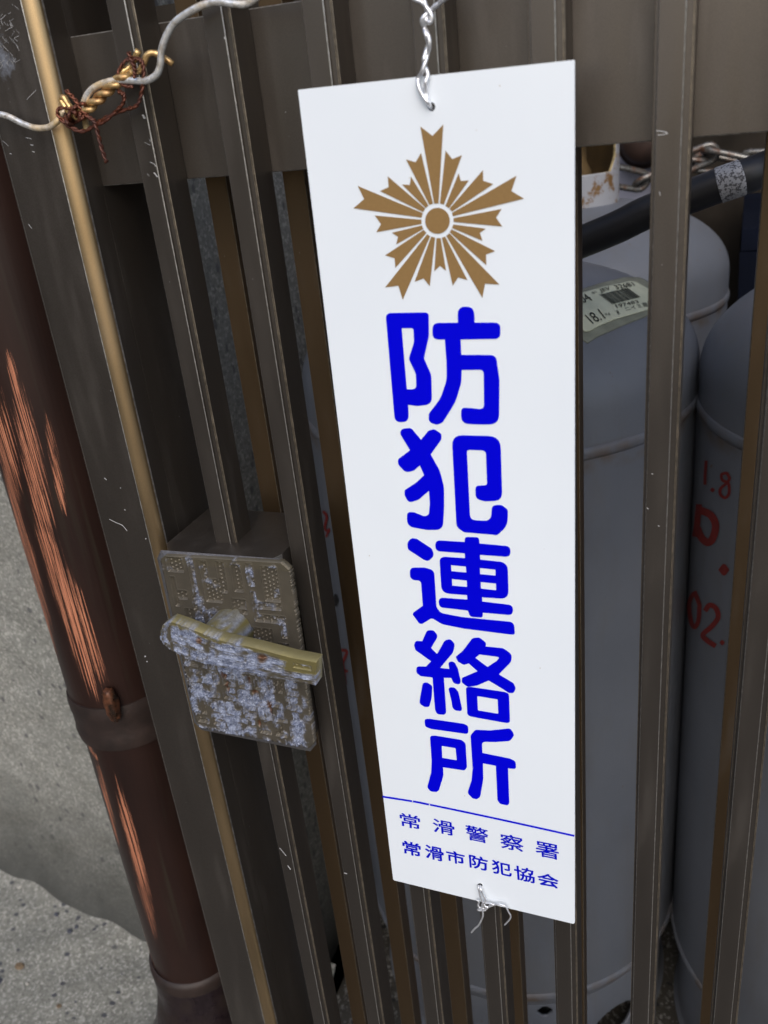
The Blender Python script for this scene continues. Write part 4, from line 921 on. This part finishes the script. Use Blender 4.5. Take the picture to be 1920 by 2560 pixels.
def strandpair(l, d, r=.00055):
    P = catmull(pw(l, ZW, d), 7); out = []
    for ph in (0, math.pi):
        Q = []
        for i, p in enumerate(P):
            a = i * .85 + ph; Q.append(p + Vector((math.cos(a) * .00045, math.sin(a) * .00045, math.sin(a) * .0004)))
        mb = MB(); mb.tube(Q, r, 7, 0); mb.build('rusty_strand', M['rust'], tw, smooth=True)
yt = YW - .0045
strandpair([(392, 535), (440, 585), (480, 640), (522, 690), (560, 720), (580, 790), (603, 880), (632, 962)], yt)
strandpair([(500, 640), (430, 640), (350, 645), (350, 690), (415, 750), (490, 778), (560, 745), (625, 715), (690, 655), (728, 610), (733, 565), (700, 540)], yt + .001)
strandpair([(560, 735), (640, 690), (740, 650), (805, 628), (832, 575), (845, 500), (850, 420), (838, 365), (800, 348), (745, 362), (708, 415), (702, 470), (740, 505), (790, 512)], yt + .0015)
strandpair([(762, 310), (782, 360), (798, 410), (800, 458)], yt - .0005)
for k in range(4):
    a = k * 1.3; l = []
    for i in range(14):
        t_ = i / 13 * 2 * math.pi; q = 420 + k * 22 + 34 * math.cos(t_ + a), 695 - k * 13 + 48 * math.sin(t_ + a) * .9; l.append((q[0], q[1], yt + .002 + .003 * math.sin(t_ * 2 + k)))
    strandpair(l, yt, .0005)
strandpair([(530, 610), (580, 570), (640, 535), (700, 515)], yt + .004)

# ------------------------------------------------------------------ downpipe
RP = .0375; DP = .585
ang = math.atan(1.078) - math.asin(RP / DP); pc = (-DP * math.sin(ang), DP * math.cos(ang))
dp = thing('downpipe', 'brown rainwater downpipe with scraped orange streaks at the left edge', 'pipe', (pc[0], pc[1], 0))
def uvtube(path, r, name, mat, n=64, v0=0):
    L = len(path); vs = []; fs = []; acc = 0; us = []
    up = Vector((0, 1, 0)); lens = [0]
    for i in range(1, L): lens.append(lens[-1] + (path[i] - path[i - 1]).length)
    for i, p in enumerate(path):
        d = (path[min(i + 1, L - 1)] - path[max(i - 1, 0)]).normalized(); a = (up - d * up.dot(d)).normalized(); up = a; b = d.cross(a)
        rr_ = r[i] if isinstance(r, list) else r
        for k in range(n + 1):
            t = 2 * math.pi * k / n; vs.append(p + (a * math.cos(t) + b * math.sin(t)) * rr_); us.append((k / n, lens[i] + v0))
    for i in range(L - 1):
        for k in range(n): q = i * (n + 1) + k; fs.append((q, q + 1, q + n + 2, q + n + 1))
    o = mesh_obj(name, vs, fs, mat, dp, smooth=True); uvl = o.data.uv_layers.new(name='UVMap')
    for lp_ in o.data.loops: uvl.data[lp_.index].uv = us[lp_.vertex_index]
    return o
zc = ray(160, 1700)[2] * (pc[1]) + CAMZ
uvtube([Vector((pc[0], pc[1], z_)) for z_ in np.linspace(1.4, zc - .005, 40)], RP, 'pipe', M['pipe'])
uvtube([Vector((pc[0] + .001, pc[1], z_)) for z_ in np.linspace(zc - .01, .235, 30)], RP * .975, 'pipe', M['pipe'], v0=PZT - zc + .01)
mb = MB(); prof = [(RP * .985, zc + .012), (RP * 1.03, zc + .012), (RP * 1.05, zc + .007), (RP * 1.045, zc), (RP * 1.03, zc - .003), (RP * 1.03, zc - .014), (RP * 1.045, zc - .018), (RP * 1.02, zc - .025), (RP * .965, zc - .025)]
mb.lathe(prof, pc[0], pc[1], 64, cap=False); autosmooth(mb.build('joint_collar', M['pipejoint'], dp), 60)
# clamp lug with rust
mb = MB(); q = at(*Z4b(765, 1835), pc[1] - RP - .001); mb.box(q.x - .004, q.x + .005, q.y - .003, q.y + .006, q.z - .016, q.z + .014); o = mb.build('clamp_lug', M['rustlug'], dp)
bm = bmesh.new(); bm.from_mesh(o.data); bmesh.ops.subdivide_edges(bm, edges=bm.edges, cuts=6, use_grid_fill=True)
qc = Vector((q.x, q.y + .001, q.z))
for vv_ in bm.verts:
    d_ = vv_.co - qc; e_ = Vector((d_.x / .0065, d_.y / .006, d_.z / .018)); l_ = e_.length or 1
    e_ = e_ / l_ * min(1, l_) ** .6 * (1 + random.uniform(-.07, .07)); vv_.co = qc + Vector((e_.x * .0055, e_.y * .005, e_.z * .015))
bm.to_mesh(o.data); bm.free(); o.data.polygons.foreach_set('use_smooth', [True] * len(o.data.polygons))
# elbow
ep = catmull([Vector((pc[0], pc[1], .25)), Vector((pc[0] - .001, pc[1] - .002, .205)), Vector((pc[0] - .014, pc[1] - .014, .15)), Vector((pc[0] - .045, pc[1] - .042, .10)), Vector((pc[0] - .085, pc[1] - .078, .062)), Vector((pc[0] - .12, pc[1] - .11, .045))], 8)
uvtube(ep, RP * 1.04, 'elbow', M['pipeelbow'])
mb = MB(); mb.lathe([(RP * .98, .254), (RP * 1.045, .253), (RP * 1.055, .248), (RP * 1.05, .240), (RP * 1.03, .238)], pc[0], pc[1], 64, cap=False); mb.build('joint_collar', M['pipejoint'], dp, smooth=True)
